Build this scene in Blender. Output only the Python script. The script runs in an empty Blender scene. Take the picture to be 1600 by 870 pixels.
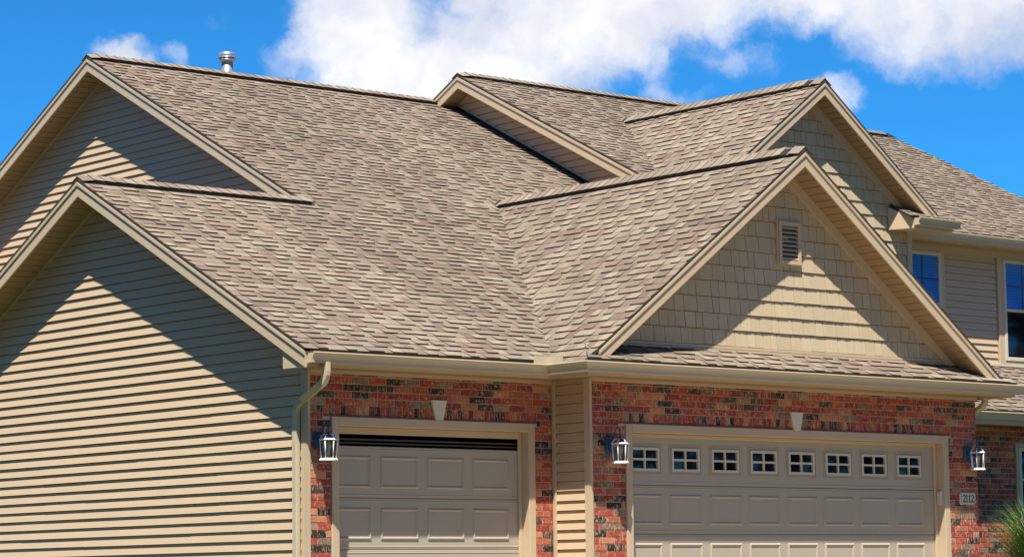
import bpy, bmesh, math, random
from mathutils import Vector, Matrix, noise
R = random.Random(7)
S = bpy.context.scene
COL = S.collection

# ------------------------------------------------------------------ camera
CAM_POS = Vector((-16.42652, -22.76823, 0.52493))
CAM_R = Vector((0.76671518, -0.64186929, -0.01231455))
CAM_U = Vector((-0.06300428, -0.09432046, 0.99354623))
CAM_F = Vector((0.63888833, 0.76099111, 0.11275744))
FPX, PPX, PPY = 4247.891, 785.875, 429.377
cd = bpy.data.cameras.new('camera')
cd.sensor_width = 36.0
cd.lens = 36.0 * FPX / 1600
cd.shift_x = (800 - PPX) / 1600
cd.shift_y = -(435 - PPY) / 1600
cd.clip_start, cd.clip_end = 0.5, 3000
cam = bpy.data.objects.new('camera', cd)
COL.objects.link(cam)
m4 = Matrix((CAM_R, CAM_U, -CAM_F)).transposed().to_4x4()
m4.translation = CAM_POS
cam.matrix_world = m4
S.camera = cam

def px(p):
    d = Vector(p) - CAM_POS
    w = d.dot(CAM_F)
    return PPX + FPX * d.dot(CAM_R) / w, PPY - FPX * d.dot(CAM_U) / w

# ------------------------------------------------------------------ light, sky, exposure
SUN_D = Vector((0.343, 0.313, -0.886)).normalized()      # direction the light travels
SUN_EL = math.asin(-SUN_D.z)
SUN_AZ = math.atan2(-SUN_D.x, -SUN_D.y)
ld = bpy.data.lights.new('sun', 'SUN')
ld.energy = 5.0
ld.angle = math.radians(0.53)
ld.color = (1.0, 0.925, 0.80)
sun = bpy.data.objects.new('sun', ld)
sun.rotation_euler = SUN_D.to_track_quat('-Z', 'Y').to_euler()
sun.location = (-20, -20, 40)
COL.objects.link(sun)

vs = S.view_settings
vs.view_transform = 'Standard'
vs.look = 'None'
vs.gamma = 1
vs.use_curve_mapping = False
vs.exposure = 0.88

world = bpy.data.worlds.new('World')
S.world = world
world.use_nodes = True
wn = world.node_tree.nodes
wl = world.node_tree.links
wn.clear()

def N(nodes, t, **kw):
    n = nodes.new(t)
    for k, v in kw.items():
        if k == 'inp':
            for i, x in v.items():
                n.inputs[i].default_value = x
        else:
            setattr(n, k, v)
    return n

def build_sky():
    out = N(wn, 'ShaderNodeOutputWorld')
    bg = N(wn, 'ShaderNodeBackground', inp={'Strength': 0.05})
    wl.new(bg.outputs[0], out.inputs[0])
    sky = N(wn, 'ShaderNodeTexSky', sky_type='NISHITA', sun_disc=False, sun_elevation=SUN_EL,
            sun_rotation=SUN_AZ % (2 * math.pi), altitude=300, air_density=0.5, dust_density=0.0, ozone_density=4.0)
    hs = N(wn, 'ShaderNodeHueSaturation', inp={'Hue': 0.5, 'Saturation': 1.0, 'Value': 1.0})
    wl.new(sky.outputs[0], hs.inputs['Color'])
    # direction -> azimuth / elevation in degrees
    tc = N(wn, 'ShaderNodeTexCoord')
    sep = N(wn, 'ShaderNodeSeparateXYZ')
    wl.new(tc.outputs['Generated'], sep.inputs[0])
    def M(op, a, b=None, c=None):
        n = N(wn, 'ShaderNodeMath', operation=op)
        for i, x in enumerate((a, b, c)):
            if x is None: continue
            if isinstance(x, (int, float)): n.inputs[i].default_value = x
            else: wl.new(x, n.inputs[i])
        return n.outputs[0]
    az = M('MULTIPLY', M('ARCTAN2', sep.outputs[0], sep.outputs[1]), 180 / math.pi)
    el = M('MULTIPLY', M('ARCSINE', sep.outputs[2]), 180 / math.pi)
    ae = N(wn, 'ShaderNodeCombineXYZ')
    wl.new(az, ae.inputs[0]); wl.new(el, ae.inputs[1])
    # warp, so that the outlines billow
    wz = N(wn, 'ShaderNodeTexNoise', inp={'Scale': 0.9, 'Detail': 9.0, 'Roughness': 0.62})
    wl.new(ae.outputs[0], wz.inputs['Vector'])
    wsub = N(wn, 'ShaderNodeVectorMath', operation='SUBTRACT'); wsub.inputs[1].default_value = (.5, .5, .5)
    wl.new(wz.outputs['Color'], wsub.inputs[0])
    wsc = N(wn, 'ShaderNodeVectorMath', operation='SCALE'); wsc.inputs['Scale'].default_value = 1.15
    wl.new(wsub.outputs[0], wsc.inputs[0])
    wadd = N(wn, 'ShaderNodeVectorMath', operation='ADD')
    wl.new(ae.outputs[0], wadd.inputs[0]); wl.new(wsc.outputs[0], wadd.inputs[1])
    field = None
    # cloud banks: azimuth, elevation, half widths (degrees)
    def cl(x, y, rx, ry, st=1.0):
        return (29.42 + 0.01362 * x, 12.17 - 0.0132 * y, rx * .01362, ry * .0132, st)
    banks = [cl(590, 70, 175, 125), cl(560, -20, 110, 90), cl(720, 110, 240, 100), cl(860, 30, 280, 120), cl(1060, -10, 260, 95),
             cl(1260, -30, 260, 100), cl(1500, 20, 230, 122), cl(185, 92, 66, 48, .70), cl(1270, 160, 100, 50, .60), cl(1720, 10, 240, 105),
             cl(1120, 95, 170, 60, .22), cl(1050, 150, 120, 40, .16), cl(270, 85, 50, 40, .25), cl(345, 30, 60, 40, .10),
             cl(900, -260, 900, 220), cl(2300, -100, 300, 140), cl(-900, 60, 300, 120), cl(3300, 40, 420, 150)]
    for a, e, ra, re, st in banks:
        s = N(wn, 'ShaderNodeVectorMath', operation='SUBTRACT'); s.inputs[1].default_value = (a, e, 0)
        wl.new(wadd.outputs[0], s.inputs[0])
        q = N(wn, 'ShaderNodeVectorMath', operation='MULTIPLY'); q.inputs[1].default_value = (1 / ra, 1 / re, 0)
        wl.new(s.outputs[0], q.inputs[0])
        d = N(wn, 'ShaderNodeVectorMath', operation='DOT_PRODUCT')
        wl.new(q.outputs[0], d.inputs[0]); wl.new(q.outputs[0], d.inputs[1])
        f = M('SUBTRACT', st, d.outputs['Value'])
        field = f if field is None else M('SMOOTH_MAX', field, f, 0.25)
    # scattered clouds over the rest of the sky
    far = N(wn, 'ShaderNodeTexNoise', inp={'Scale': 2.4, 'Detail': 5.0, 'Roughness': 0.55})
    wl.new(tc.outputs['Generated'], far.inputs['Vector'])
    ff = M('MULTIPLY', M('SUBTRACT', far.outputs['Fac'], 0.78), 6.0)
    field = M('MAXIMUM', field, M('MINIMUM', ff, 1.0))
    n2 = N(wn, 'ShaderNodeTexNoise', inp={'Scale': 0.55, 'Detail': 10.0, 'Roughness': 0.6})
    wl.new(wadd.outputs[0], n2.inputs['Vector'])
    dens = M('ADD', field, M('MULTIPLY', M('SUBTRACT', n2.outputs['Fac'], 0.5), 1.85))
    mr = N(wn, 'ShaderNodeMapRange', interpolation_type='SMOOTHSTEP', inp={'From Min': -0.18, 'From Max': 0.92})
    wl.new(dens, mr.inputs['Value'])
    # cloud tone: bright tops, blue-grey thinner and lower parts
    n3 = N(wn, 'ShaderNodeTexNoise', inp={'Scale': 0.42, 'Detail': 5.0, 'Roughness': 0.5})
    wl.new(wadd.outputs[0], n3.inputs['Vector'])
    cr = N(wn, 'ShaderNodeValToRGB')
    cr.color_ramp.elements[0].position = 0.36; cr.color_ramp.elements[0].color = (7.6, 8.1, 9.4, 1)
    cr.color_ramp.elements[1].position = 0.66; cr.color_ramp.elements[1].color = (11.6, 11.6, 11.8, 1)
    wl.new(n3.outputs['Fac'], cr.inputs[0])
    tint = N(wn, 'ShaderNodeMix', data_type='RGBA', blend_type='MULTIPLY', inp={0: 1.0})
    tint.inputs[7].default_value = (0.34, 1.55, 2.12, 1)
    wl.new(hs.outputs[0], tint.inputs[6])
    mix = N(wn, 'ShaderNodeMix', data_type='RGBA')
    wl.new(mr.outputs[0], mix.inputs[0])
    wl.new(tint.outputs[2], mix.inputs[6]); wl.new(cr.outputs[0], mix.inputs[7])
    wl.new(mix.outputs[2], bg.inputs['Color'])
build_sky()

# ------------------------------------------------------------------ materials
MATS = {}
def mat(name, color=(.5, .5, .5), rough=.6, attr=False, nscale=0, namt=0.0, bump=0.0, bscale=60, metal=0.0,
        spec=.5, stretch=(1, 1, 1), ncol=None):
    m = bpy.data.materials.new(name); m.use_nodes = True
    t = m.node_tree; nd = t.nodes; lk = t.links
    b = nd['Principled BSDF']
    b.inputs['Roughness'].default_value = rough
    b.inputs['Metallic'].default_value = metal
    b.inputs['Specular IOR Level'].default_value = spec
    src = None
    if attr:
        a = nd.new('ShaderNodeAttribute'); a.attribute_name = 'col'; src = a.outputs['Color']
    tc = nd.new('ShaderNodeTexCoord'); mp = nd.new('ShaderNodeMapping')
    mp.inputs['Scale'].default_value = stretch
    lk.new(tc.outputs['Object'], mp.inputs[0])
    if nscale:
        nz = nd.new('ShaderNodeTexNoise'); nz.inputs['Scale'].default_value = nscale; nz.inputs['Detail'].default_value = 5
        nz.inputs['Roughness'].default_value = .62
        lk.new(mp.outputs[0], nz.inputs['Vector'])
        mx = nd.new('ShaderNodeMix'); mx.data_type = 'RGBA'; mx.blend_type = 'MIX'
        mr = nd.new('ShaderNodeMapRange'); mr.inputs['From Min'].default_value = .38; mr.inputs['From Max'].default_value = .66
        mr.inputs['To Max'].default_value = namt
        lk.new(nz.outputs['Fac'], mr.inputs['Value']); lk.new(mr.outputs[0], mx.inputs[0])
        if src is not None: lk.new(src, mx.inputs[6])
        else: mx.inputs[6].default_value = (*color, 1)
        mx.inputs[7].default_value = (*(ncol or tuple(c * .6 for c in color)), 1)
        src = mx.outputs[2]
    if src is not None: lk.new(src, b.inputs['Base Color'])
    else: b.inputs['Base Color'].default_value = (*color, 1)
    if bump:
        n2 = nd.new('ShaderNodeTexNoise'); n2.inputs['Scale'].default_value = bscale; n2.inputs['Detail'].default_value = 4
        lk.new(mp.outputs[0], n2.inputs['Vector'])
        bp = nd.new('ShaderNodeBump'); bp.inputs['Strength'].default_value = bump; bp.inputs['Distance'].default_value = .004
        lk.new(n2.outputs['Fac'], bp.inputs['Height']); lk.new(bp.outputs[0], b.inputs['Normal'])
    MATS[name] = m
    return m

SIDING = mat('vinyl_siding', (.55, .415, .272), .5, nscale=3.0, namt=.3, ncol=(.49, .368, .24), bump=.12, bscale=90, stretch=(.4, .4, 6))
SHAKE = mat('cedar_shake_vinyl', attr=True, rough=.62, nscale=9, namt=.35, ncol=(.42, .34, .225), bump=.5, bscale=55, stretch=(6, 6, .8))
TRIM = mat('tan_trim', (.53, .42, .285), .42, nscale=2.2, namt=.35, ncol=(.47, .37, .25), bump=.05, bscale=40)
GUTTER = mat('gutter_aluminium', (.53, .45, .32), .33, nscale=4, namt=.3, ncol=(.46, .40, .28))
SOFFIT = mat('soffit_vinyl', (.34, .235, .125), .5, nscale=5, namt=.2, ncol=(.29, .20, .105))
DOORM = mat('garage_door_steel', (.41, .362, .29), .48, nscale=1.6, namt=.25, ncol=(.38, .333, .265), bump=.10, bscale=130, stretch=(1, 1, 4))
WINFR = mat('light_frame', (.60, .54, .43), .45, nscale=3, namt=.2, ncol=(.54, .48, .38))
DARK = mat('dark_edge', (.030, .024, .020), .8, nscale=40, namt=.6, ncol=(.06, .05, .04), bump=.4, bscale=120)
VENTB = mat('ridge_vent_black', (.012, .011, .011), .75, nscale=30, namt=.5, ncol=(.03, .027, .025))
INTER = mat('dark_interior', (.018, .015, .013), .9)
MORTAR = mat('mortar', (.47, .41, .33), .9, nscale=14, namt=.6, ncol=(.36, .33, .29), bump=.5, bscale=160)
SHIN = mat('asphalt_shingle', attr=True, rough=.9, nscale=260, namt=.45, ncol=(.10, .085, .075), bump=.6, bscale=420, spec=.25)
DECK = mat('roof_deck', (.14, .118, .10), .9, nscale=30, namt=.5, ncol=(.10, .085, .075))
ROWL = mat('pale_stone', (.66, .62, .54), .75, nscale=18, namt=.5, ncol=(.55, .50, .43), bump=.3, bscale=90)
WHITE = mat('white_paint', (.80, .80, .79), .35)
NAVY = mat('navy_enamel', (.035, .075, .17), .35, nscale=25, namt=.4, ncol=(.02, .05, .11))
BLACKP = mat('black_paint', (.012, .012, .012), .5)
PLAQ = mat('plaque_cream', (.62, .56, .46), .5, nscale=12, namt=.3, ncol=(.66, .60, .5))
GALV = mat('galvanised_steel', (.62, .63, .65), .32, metal=.75, nscale=10, namt=.4, ncol=(.48, .49, .51))
CONC = mat('concrete', (.30, .235, .165), .85, nscale=.8, namt=.5, ncol=(.25, .195, .135), bump=.3, bscale=60)
ASPH = mat('asphalt', (.06, .06, .06), .9, nscale=20, namt=.5, ncol=(.045, .045, .045))
LAWN = mat('lawn_green', (.050, .066, .022), .95, nscale=.7, namt=.7, ncol=(.045, .050, .02), bump=.8, bscale=25)
BLADE = mat('grass_blade', attr=True, rough=.55)
BLIND = mat('blind_slat', (.62, .66, .72), .6)
CURT = mat('insect_screen', (.05, .055, .055), .7)

def glass_mat(name, base, rough=.04, spec=.8):
    m = mat(name, base, rough, spec=spec)
    return m
PANE = glass_mat('dark_glass', (.006, .007, .010), .03, .55)
def sky_blind_glass():
    m = glass_mat('sky_painted_glass', (.014, .085, .36), .03, .7)  # reflected sky painted into the pane as an opaque blue base colour
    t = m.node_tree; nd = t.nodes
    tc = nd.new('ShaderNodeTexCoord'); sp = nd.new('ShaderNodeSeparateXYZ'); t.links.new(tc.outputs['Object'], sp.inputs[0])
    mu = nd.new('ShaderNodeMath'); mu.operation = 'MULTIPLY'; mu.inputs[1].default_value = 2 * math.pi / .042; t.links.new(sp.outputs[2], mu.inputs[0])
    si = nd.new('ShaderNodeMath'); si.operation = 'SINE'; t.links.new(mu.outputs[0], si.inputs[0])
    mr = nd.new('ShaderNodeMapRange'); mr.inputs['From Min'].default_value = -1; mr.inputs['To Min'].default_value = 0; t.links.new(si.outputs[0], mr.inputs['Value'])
    mx = nd.new('ShaderNodeMix'); mx.data_type = 'RGBA'; mx.inputs[6].default_value = (.028, .18, .66, 1); mx.inputs[7].default_value = (.045, .24, .80, 1)  # painted sky blue, striped for the blinds
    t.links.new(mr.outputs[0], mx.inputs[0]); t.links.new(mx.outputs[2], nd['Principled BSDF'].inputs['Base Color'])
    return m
PANEB = sky_blind_glass()

def brick_material():
    m = bpy.data.materials.new('brick_mottled'); m.use_nodes = True
    t = m.node_tree; nd = t.nodes; lk = t.links; b = nd['Principled BSDF']
    b.inputs['Roughness'].default_value = .85; b.inputs['Specular IOR Level'].default_value = .3
    a = nd.new('ShaderNodeAttribute'); a.attribute_name = 'col'
    tc = nd.new('ShaderNodeTexCoord'); mp = nd.new('ShaderNodeMapping'); mp.inputs['Scale'].default_value = (1.7, 1, .7)
    lk.new(tc.outputs['Object'], mp.inputs[0])
    def nz(scale, lo, hi, to):
        n = nd.new('ShaderNodeTexNoise'); n.inputs['Scale'].default_value = scale; n.inputs['Detail'].default_value = 4
        lk.new(mp.outputs[0], n.inputs['Vector'])
        r = nd.new('ShaderNodeMapRange'); r.inputs['From Min'].default_value = lo; r.inputs['From Max'].default_value = hi
        r.inputs['To Max'].default_value = to; lk.new(n.outputs['Fac'], r.inputs['Value'])
        return r.outputs[0]
    m1 = nd.new('ShaderNodeMix'); m1.data_type = 'RGBA'; lk.new(nz(17, .52, .66, .5), m1.inputs[0])
    lk.new(a.outputs['Color'], m1.inputs[6]); m1.inputs[7].default_value = (.50, .27, .17, 1)
    m2 = nd.new('ShaderNodeMix'); m2.data_type = 'RGBA'; lk.new(nz(26, .53, .64, .5), m2.inputs[0])
    lk.new(m1.outputs[2], m2.inputs[6]); m2.inputs[7].default_value = (.10, .045, .032, 1)
    m3 = nd.new('ShaderNodeMix'); m3.data_type = 'RGBA'; lk.new(nz(34, .56, .66, .6), m3.inputs[0])
    lk.new(m2.outputs[2], m3.inputs[6]); m3.inputs[7].default_value = (.58, .46, .36, 1)
    lk.new(m3.outputs[2], b.inputs['Base Color'])
    n = nd.new('ShaderNodeTexNoise'); n.inputs['Scale'].default_value = 70; n.inputs['Detail'].default_value = 5
    lk.new(tc.outputs['Object'], n.inputs['Vector'])
    bp = nd.new('ShaderNodeBump'); bp.inputs['Strength'].default_value = .7; bp.inputs['Distance'].default_value = .006
    lk.new(n.outputs['Fac'], bp.inputs['Height']); lk.new(bp.outputs[0], b.inputs['Normal'])
    return m
BRICK = brick_material()

def lamp_glass():
    m = bpy.data.materials.new('clear_glass'); m.use_nodes = True
    t = m.node_tree; nd = t.nodes; nd.clear()
    o = nd.new('ShaderNodeOutputMaterial'); mx = nd.new('ShaderNodeMixShader'); tr = nd.new('ShaderNodeBsdfTransparent')
    gl = nd.new('ShaderNodeBsdfGlossy'); gl.inputs['Roughness'].default_value = .05
    tr.inputs[0].default_value = (.78, .8, .82, 1)
    fr = nd.new('ShaderNodeFresnel'); fr.inputs[0].default_value = 1.5
    t.links.new(fr.outputs[0], mx.inputs[0]); t.links.new(tr.outputs[0], mx.inputs[1]); t.links.new(gl.outputs[0], mx.inputs[2])
    t.links.new(mx.outputs[0], o.inputs[0])
    return m
CLEAR = lamp_glass()

# ------------------------------------------------------------------ mesh helpers
class MB:
    def __init__(s): s.v = []; s.f = []; s.m = []; s.c = []
    def poly(s, pts, mi=0, col=(1, 1, 1)):
        i = len(s.v); s.v += [tuple(p) for p in pts]; s.f.append(tuple(range(i, i + len(pts)))); s.m.append(mi); s.c.append(col)
    def loft(s, a, b, mi=0, col=(1, 1, 1), caps=True, sidemi=None, back=True):
        """two matching rings -> closed slab (a front, b back)"""
        n = len(a); i = len(s.v)
        s.v += [tuple(p) for p in a] + [tuple(p) for p in b]
        if caps:
            s.f.append(tuple(range(i, i + n))); s.m.append(mi); s.c.append(col)
            if back:
                s.f.append(tuple(range(i + 2 * n - 1, i + n - 1, -1))); s.m.append(mi); s.c.append(col)
        for k in range(n):
            k2 = (k + 1) % n
            s.f.append((i + k, i + n + k, i + n + k2, i + k2)); s.m.append(mi if sidemi is None else sidemi); s.c.append(col)
    def box(s, x0, x1, y0, y1, z0, z1, mi=0, col=(1, 1, 1)):
        a = [(x0, y0, z0), (x1, y0, z0), (x1, y0, z1), (x0, y0, z1)]
        b = [(x0, y1, z0), (x1, y1, z0), (x1, y1, z1), (x0, y1, z1)]
        s.loft(a, b, mi, col)
    def bevbox(s, x0, x1, y0, y1, z0, z1, bv=.004, mi=0, col=(1, 1, 1)):
        """box whose front (-Y) edges are chamfered"""
        a = [(x0 + bv, y0, z0 + bv), (x1 - bv, y0, z0 + bv), (x1 - bv, y0, z1 - bv), (x0 + bv, y0, z1 - bv)]
        b = [(x0, y0 + bv, z0), (x1, y0 + bv, z0), (x1, y0 + bv, z1), (x0, y0 + bv, z1)]
        c = [(x0, y1, z0), (x1, y1, z0), (x1, y1, z1), (x0, y1, z1)]
        i = len(s.v); s.v += a + b + c
        s.f.append((i, i + 1, i + 2, i + 3)); s.m.append(mi); s.c.append(col)
        s.f.append((i + 11, i + 10, i + 9, i + 8)); s.m.append(mi); s.c.append(col)
        for o in (0, 4):
            for k in range(4):
                k2 = (k + 1) % 4
                s.f.append((i + o + k, i + o + 4 + k, i + o + 4 + k2, i + o + k2)); s.m.append(mi); s.c.append(col)
    def tube(s, pts, r, n=8, mi=0, col=(1, 1, 1), caps=True):
        pts = [Vector(p) for p in pts]; rings = []
        rr = r if isinstance(r, (list, tuple)) else [r] * len(pts)
        up = None
        for k, p in enumerate(pts):
            t = (pts[min(k + 1, len(pts) - 1)] - pts[max(k - 1, 0)]).normalized()
            if up is None:
                up = Vector((0, 0, 1)) if abs(t.z) < .9 else Vector((1, 0, 0))
            a = t.cross(up).normalized(); b = a.cross(t).normalized(); up = b
            rings.append([p + (a * math.cos(2 * math.pi * j / n) + b * math.sin(2 * math.pi * j / n)) * rr[k] for j in range(n)])
        i = len(s.v)
        for q in rings: s.v += [tuple(x) for x in q]
        for k in range(len(rings) - 1):
            for j in range(n):
                j2 = (j + 1) % n
                s.f.append((i + k * n + j, i + k * n + j2, i + (k + 1) * n + j2, i + (k + 1) * n + j)); s.m.append(mi); s.c.append(col)
        if caps:
            s.f.append(tuple(range(i + n - 1, i - 1, -1))); s.m.append(mi); s.c.append(col)
            e = i + (len(rings) - 1) * n
            s.f.append(tuple(range(e, e + n))); s.m.append(mi); s.c.append(col)
    def lathe(s, prof, cx, cy, n=20, mi=0, col=(1, 1, 1)):
        i = len(s.v)
        for r, z in prof:
            s.v += [(cx + r * math.cos(2 * math.pi * j / n), cy + r * math.sin(2 * math.pi * j / n), z) for j in range(n)]
        for k in range(len(prof) - 1):
            for j in range(n):
                j2 = (j + 1) % n
                s.f.append((i + k * n + j, i + k * n + j2, i + (k + 1) * n + j2, i + (k + 1) * n + j)); s.m.append(mi); s.c.append(col)
    def add(s, o):
        i = len(s.v); s.v += o.v; s.f += [tuple(q + i for q in f) for f in o.f]; s.m += o.m; s.c += o.c
    def build(s, name, mats, parent=None, colors=False, smooth=False, origin=None):
        me = bpy.data.meshes.new(name)
        o0 = Vector(origin) if origin else Vector((0, 0, 0))
        me.from_pydata([tuple(Vector(p) - o0) for p in s.v] if origin else s.v, [], s.f)
        mats = mats if isinstance(mats, (list, tuple)) else [mats]
        for q in mats: me.materials.append(q)
        if len(mats) > 1: me.polygons.foreach_set('material_index', s.m)
        if colors:
            ca = me.color_attributes.new('col', 'FLOAT_COLOR', 'CORNER')
            d = []
            for f, c in zip(s.f, s.c): d += [c[0], c[1], c[2], 1.0] * len(f)
            ca.data.foreach_set('color', d)
        if smooth: me.polygons.foreach_set('use_smooth', [True] * len(me.polygons))
        bm = bmesh.new(); bm.from_mesh(me); bmesh.ops.recalc_face_normals(bm, faces=bm.faces); bm.to_mesh(me); bm.free()
        me.update()
        ob = bpy.data.objects.new(name, me); COL.objects.link(ob)
        if parent is not None: ob.parent = parent
        if origin: ob.location = o0
        return ob

def empty(name, label, cat, loc=(0, 0, 0), group=None):
    o = bpy.data.objects.new(name, None); COL.objects.link(o); o.location = loc; o.empty_display_size = .3
    o['label'] = label; o['category'] = cat
    if group: o['group'] = group
    return o

def clip(poly, half):
    """convex clip of a 2-D polygon by half planes (a,b,c): a*u+b*v<=c"""
    for a, b, c in half:
        out = []
        n = len(poly)
        for i in range(n):
            p, q = poly[i], poly[(i + 1) % n]
            dp, dq = a * p[0] + b * p[1] - c, a * q[0] + b * q[1] - c
            if dp <= 1e-9: out.append(p)
            if (dp < -1e-9 and dq > 1e-9) or (dp > 1e-9 and dq < -1e-9):
                t = dp / (dp - dq); out.append((p[0] + t * (q[0] - p[0]), p[1] + t * (q[1] - p[1])))
        poly = out
        if len(poly) < 3: return []
    return poly

def area(poly):
    return .5 * sum(poly[i][0] * poly[(i + 1) % len(poly)][1] - poly[(i + 1) % len(poly)][0] * poly[i][1] for i in range(len(poly)))

def halfs(pts):
    """half planes of a counter-clockwise convex polygon"""
    h = []
    for i in range(len(pts)):
        (x0, y0), (x1, y1) = pts[i], pts[(i + 1) % len(pts)]
        a, b = (y1 - y0), -(x1 - x0)
        h.append((a, b, a * x0 + b * y0))
    return h

def jit(c, a=.1):
    k = 1 + R.uniform(-a, a)
    return tuple(max(0, q * k * (1 + R.uniform(-a, a) * .25)) for q in c)

# ------------------------------------------------------------------ ground
GZ = -0.04
def ground_z(x, y):
    dx = max(0 - x, 0, x - 19); dy = max(-1.5 - y, 0, y - 12)
    d = math.hypot(dx, dy)
    t = min(max((d - 2) / 20, 0), 1); t = t * t * (3 - 2 * t)
    return GZ - 1.05 * t
def sheet(name, xs, ys, dz, m):
    mb = MB(); nx, ny = len(xs), len(ys)
    mb.v = [(x, y, ground_z(x, y) + dz) for y in ys for x in xs]
    for j in range(ny - 1):
        for i in range(nx - 1):
            mb.f.append((j * nx + i, j * nx + i + 1, (j + 1) * nx + i + 1, (j + 1) * nx + i)); mb.m.append(0); mb.c.append((1, 1, 1))
    o = mb.build(name, m, smooth=True); o['kind'] = 'structure'
    return o
def rng(a, b, n): return [a + (b - a) * i / (n - 1) for i in range(n)]
far = [-900, -400, -200, -100, -60]
sheet('lawn', far + rng(-40, 60, 51) + [90, 150, 300, 700], far + rng(-40, 40, 41) + [60, 100, 200, 400, 900], 0, LAWN)
sheet('driveway', rng(-.6, 10.4, 12), rng(-27.0, 1.0, 29), .006, CONC)
sheet('road', rng(-120, 140, 40), rng(-35.5, -27.6, 5), .005, ASPH)

# ------------------------------------------------------------------ the house
house = empty('house', 'two storey suburban house with brown shingle roofs, tan siding and red brick garage fronts', 'house', (0, 0, 0))

# key dimensions --------------------------------------------------
ZE, M1, OE = 2.93, 0.5113, 0.406          # main eave height, pitch, overhang
XW = 0.05                                  # siding face of the left garage wall
XS1 = -0.30                                # shingle edge of the lower left gable
Y1 = 4.03; X2 = 2.90; Y2 = 9.113
def zmain(y): return ZE + M1 * (y + OE)
Z1, Z2 = zmain(Y1), zmain(Y2)
XR, P, XE = 3.397, 0.61, 9.835             # return wall, projection of the double garage, its right end
G3X, G3Y, G3Z, G3M = 6.52, -0.97, 5.525, 0.75
G3L = 3.0; G3R = 10.06
X4, Y4, Z4, M4 = 8.97, 8.5, 8.125, 0.5     # upper gable facing left
X4R = 18.63; Y4E = 3.47
G5X, G5Y, G5Z, G5M = 11.1, 2.97, 7.44, 0.75
W5 = 3.29; W6 = 3.87                       # shake wall and siding wall planes of the upper floor

brick_pool, shingle_pool = [], []          # (projected size, mesh builder, parent, material list)

# ---- shingles ----------------------------------------------------
PAL = [((.262, .210, .160), 7), ((.290, .237, .182), 6), ((.228, .180, .137), 4), ((.240, .183, .141), 4), ((.316, .262, .203), 3), ((.222, .153, .118), 2), ((.190, .149, .114), 2)]
PALX = [c for c, w in PAL for _ in range(w)]
EXPO = 0.143
def shingle_plane(roof, org, ud, wd, regions, wmax, umin, umax, pool=True, w0=0.0):
    org, ud, wd = Vector(org), Vector(ud).normalized(), Vector(wd).normalized()
    nrm = ud.cross(wd)
    if nrm.z < 0: nrm = -nrm
    hs_ = [halfs(r) for r in regions]
    i = 0
    w = w0
    while w < wmax:
        u = umin - R.uniform(0, .4)
        thick = R.random() < .5
        drift = R.choice(PALX)
        while u < umax:
            wd_ = R.uniform(.08, .17) if not thick else R.uniform(.11, .21)
            if R.random() < .25: drift = R.choice(PALX)
            c = drift if R.random() < .45 else R.choice(PALX)
            k_ = 1 + .16 * noise.noise(Vector((u * .45 + org.x, w * .22, org.y))) + .10 * noise.noise(Vector((u * 1.7, w * .35, 5.0 + org.z)))
            c = tuple(q * k_ for q in jit(c, .09))
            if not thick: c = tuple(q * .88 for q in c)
            hb = (R.uniform(.0135, .018) if thick else R.uniform(.003, .006))
            dw = R.uniform(-.003, .003)
            rect = [(u + .0012, w + dw), (u + wd_ - .0012, w + dw), (u + wd_ - .0012, w + EXPO + .004), (u + .0012, w + EXPO + .004)]
            for h in hs_:
                pl = clip(rect, h)
                if len(pl) < 3 or abs(area(pl)) < 2e-5: continue
                def top(p):
                    k = 1 - (p[1] - w) / EXPO
                    return org + ud * p[0] + wd * p[1] + nrm * (.0015 + hb * max(0, min(1.05, k)))
                def bot(p): return org + ud * p[0] + wd * p[1] - nrm * .002
                mb = MB()
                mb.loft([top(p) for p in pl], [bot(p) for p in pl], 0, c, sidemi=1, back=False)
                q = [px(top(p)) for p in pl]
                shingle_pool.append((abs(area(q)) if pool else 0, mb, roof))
            u += wd_
            thick = not thick if R.random() < .8 else thick
        w += EXPO
        i += 1

def roof_slab(name, quads, label=None):
    """deck polygons (lists of 3-D points on the roof surface), thickened downwards"""
    mb = MB()
    for q in quads:
        a = [Vector(p) - Vector((0, 0, .003)) for p in q]
        b = [Vector(p) - Vector((0, 0, .033)) for p in q]
        mb.loft(a, b, 0, sidemi=1)
    o = mb.build(name, [DECK, DARK], house)
    if label: o['label'] = label
    return o

# main garage roof: front slope
def mz(x, y): return (x, y, zmain(y))
yv3 = (G3Z - ZE) / M1 - OE                       # where the front gable's ridge meets the main slope
def g3z(x): return G3Z - G3M * abs(x - G3X)
yvl = (g3z(G3L) - ZE) / M1 - OE
yb1 = 2 * Y1 + OE; yb2 = 2 * Y2 + OE
W4 = X4 + .325
roof_main = roof_slab('garage_roof', [
    [mz(XS1, -OE), mz(G3L, -OE), mz(G3L, yvl), mz(G3X, yv3), mz(G3X, Y1) if Y1 > yv3 else mz(G3X, yv3), mz(X2, yv3), mz(X2, Y1), mz(XS1, Y1)],
    [mz(X2, yv3), mz(W4 + 1.2, yv3), mz(W4 + 1.2, Y2), mz(X2, Y2)],
    [mz(G3X, yv3), mz(G3R, yvl), mz(G3R, yv3)],
    [(XS1, Y1, Z1), (X2 + .4, Y1, Z1), (X2 + .4, yb1, ZE), (XS1, yb1, ZE)],
    [(X2, Y2, Z2), (W4 + 1.2, Y2, Z2), (W4 + 1.2, yb2, ZE), (X2, yb2, ZE)]])
sl = math.sqrt(1 + M1 * M1)
def uw(x, y): return (x, (y + OE) * sl)
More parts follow.
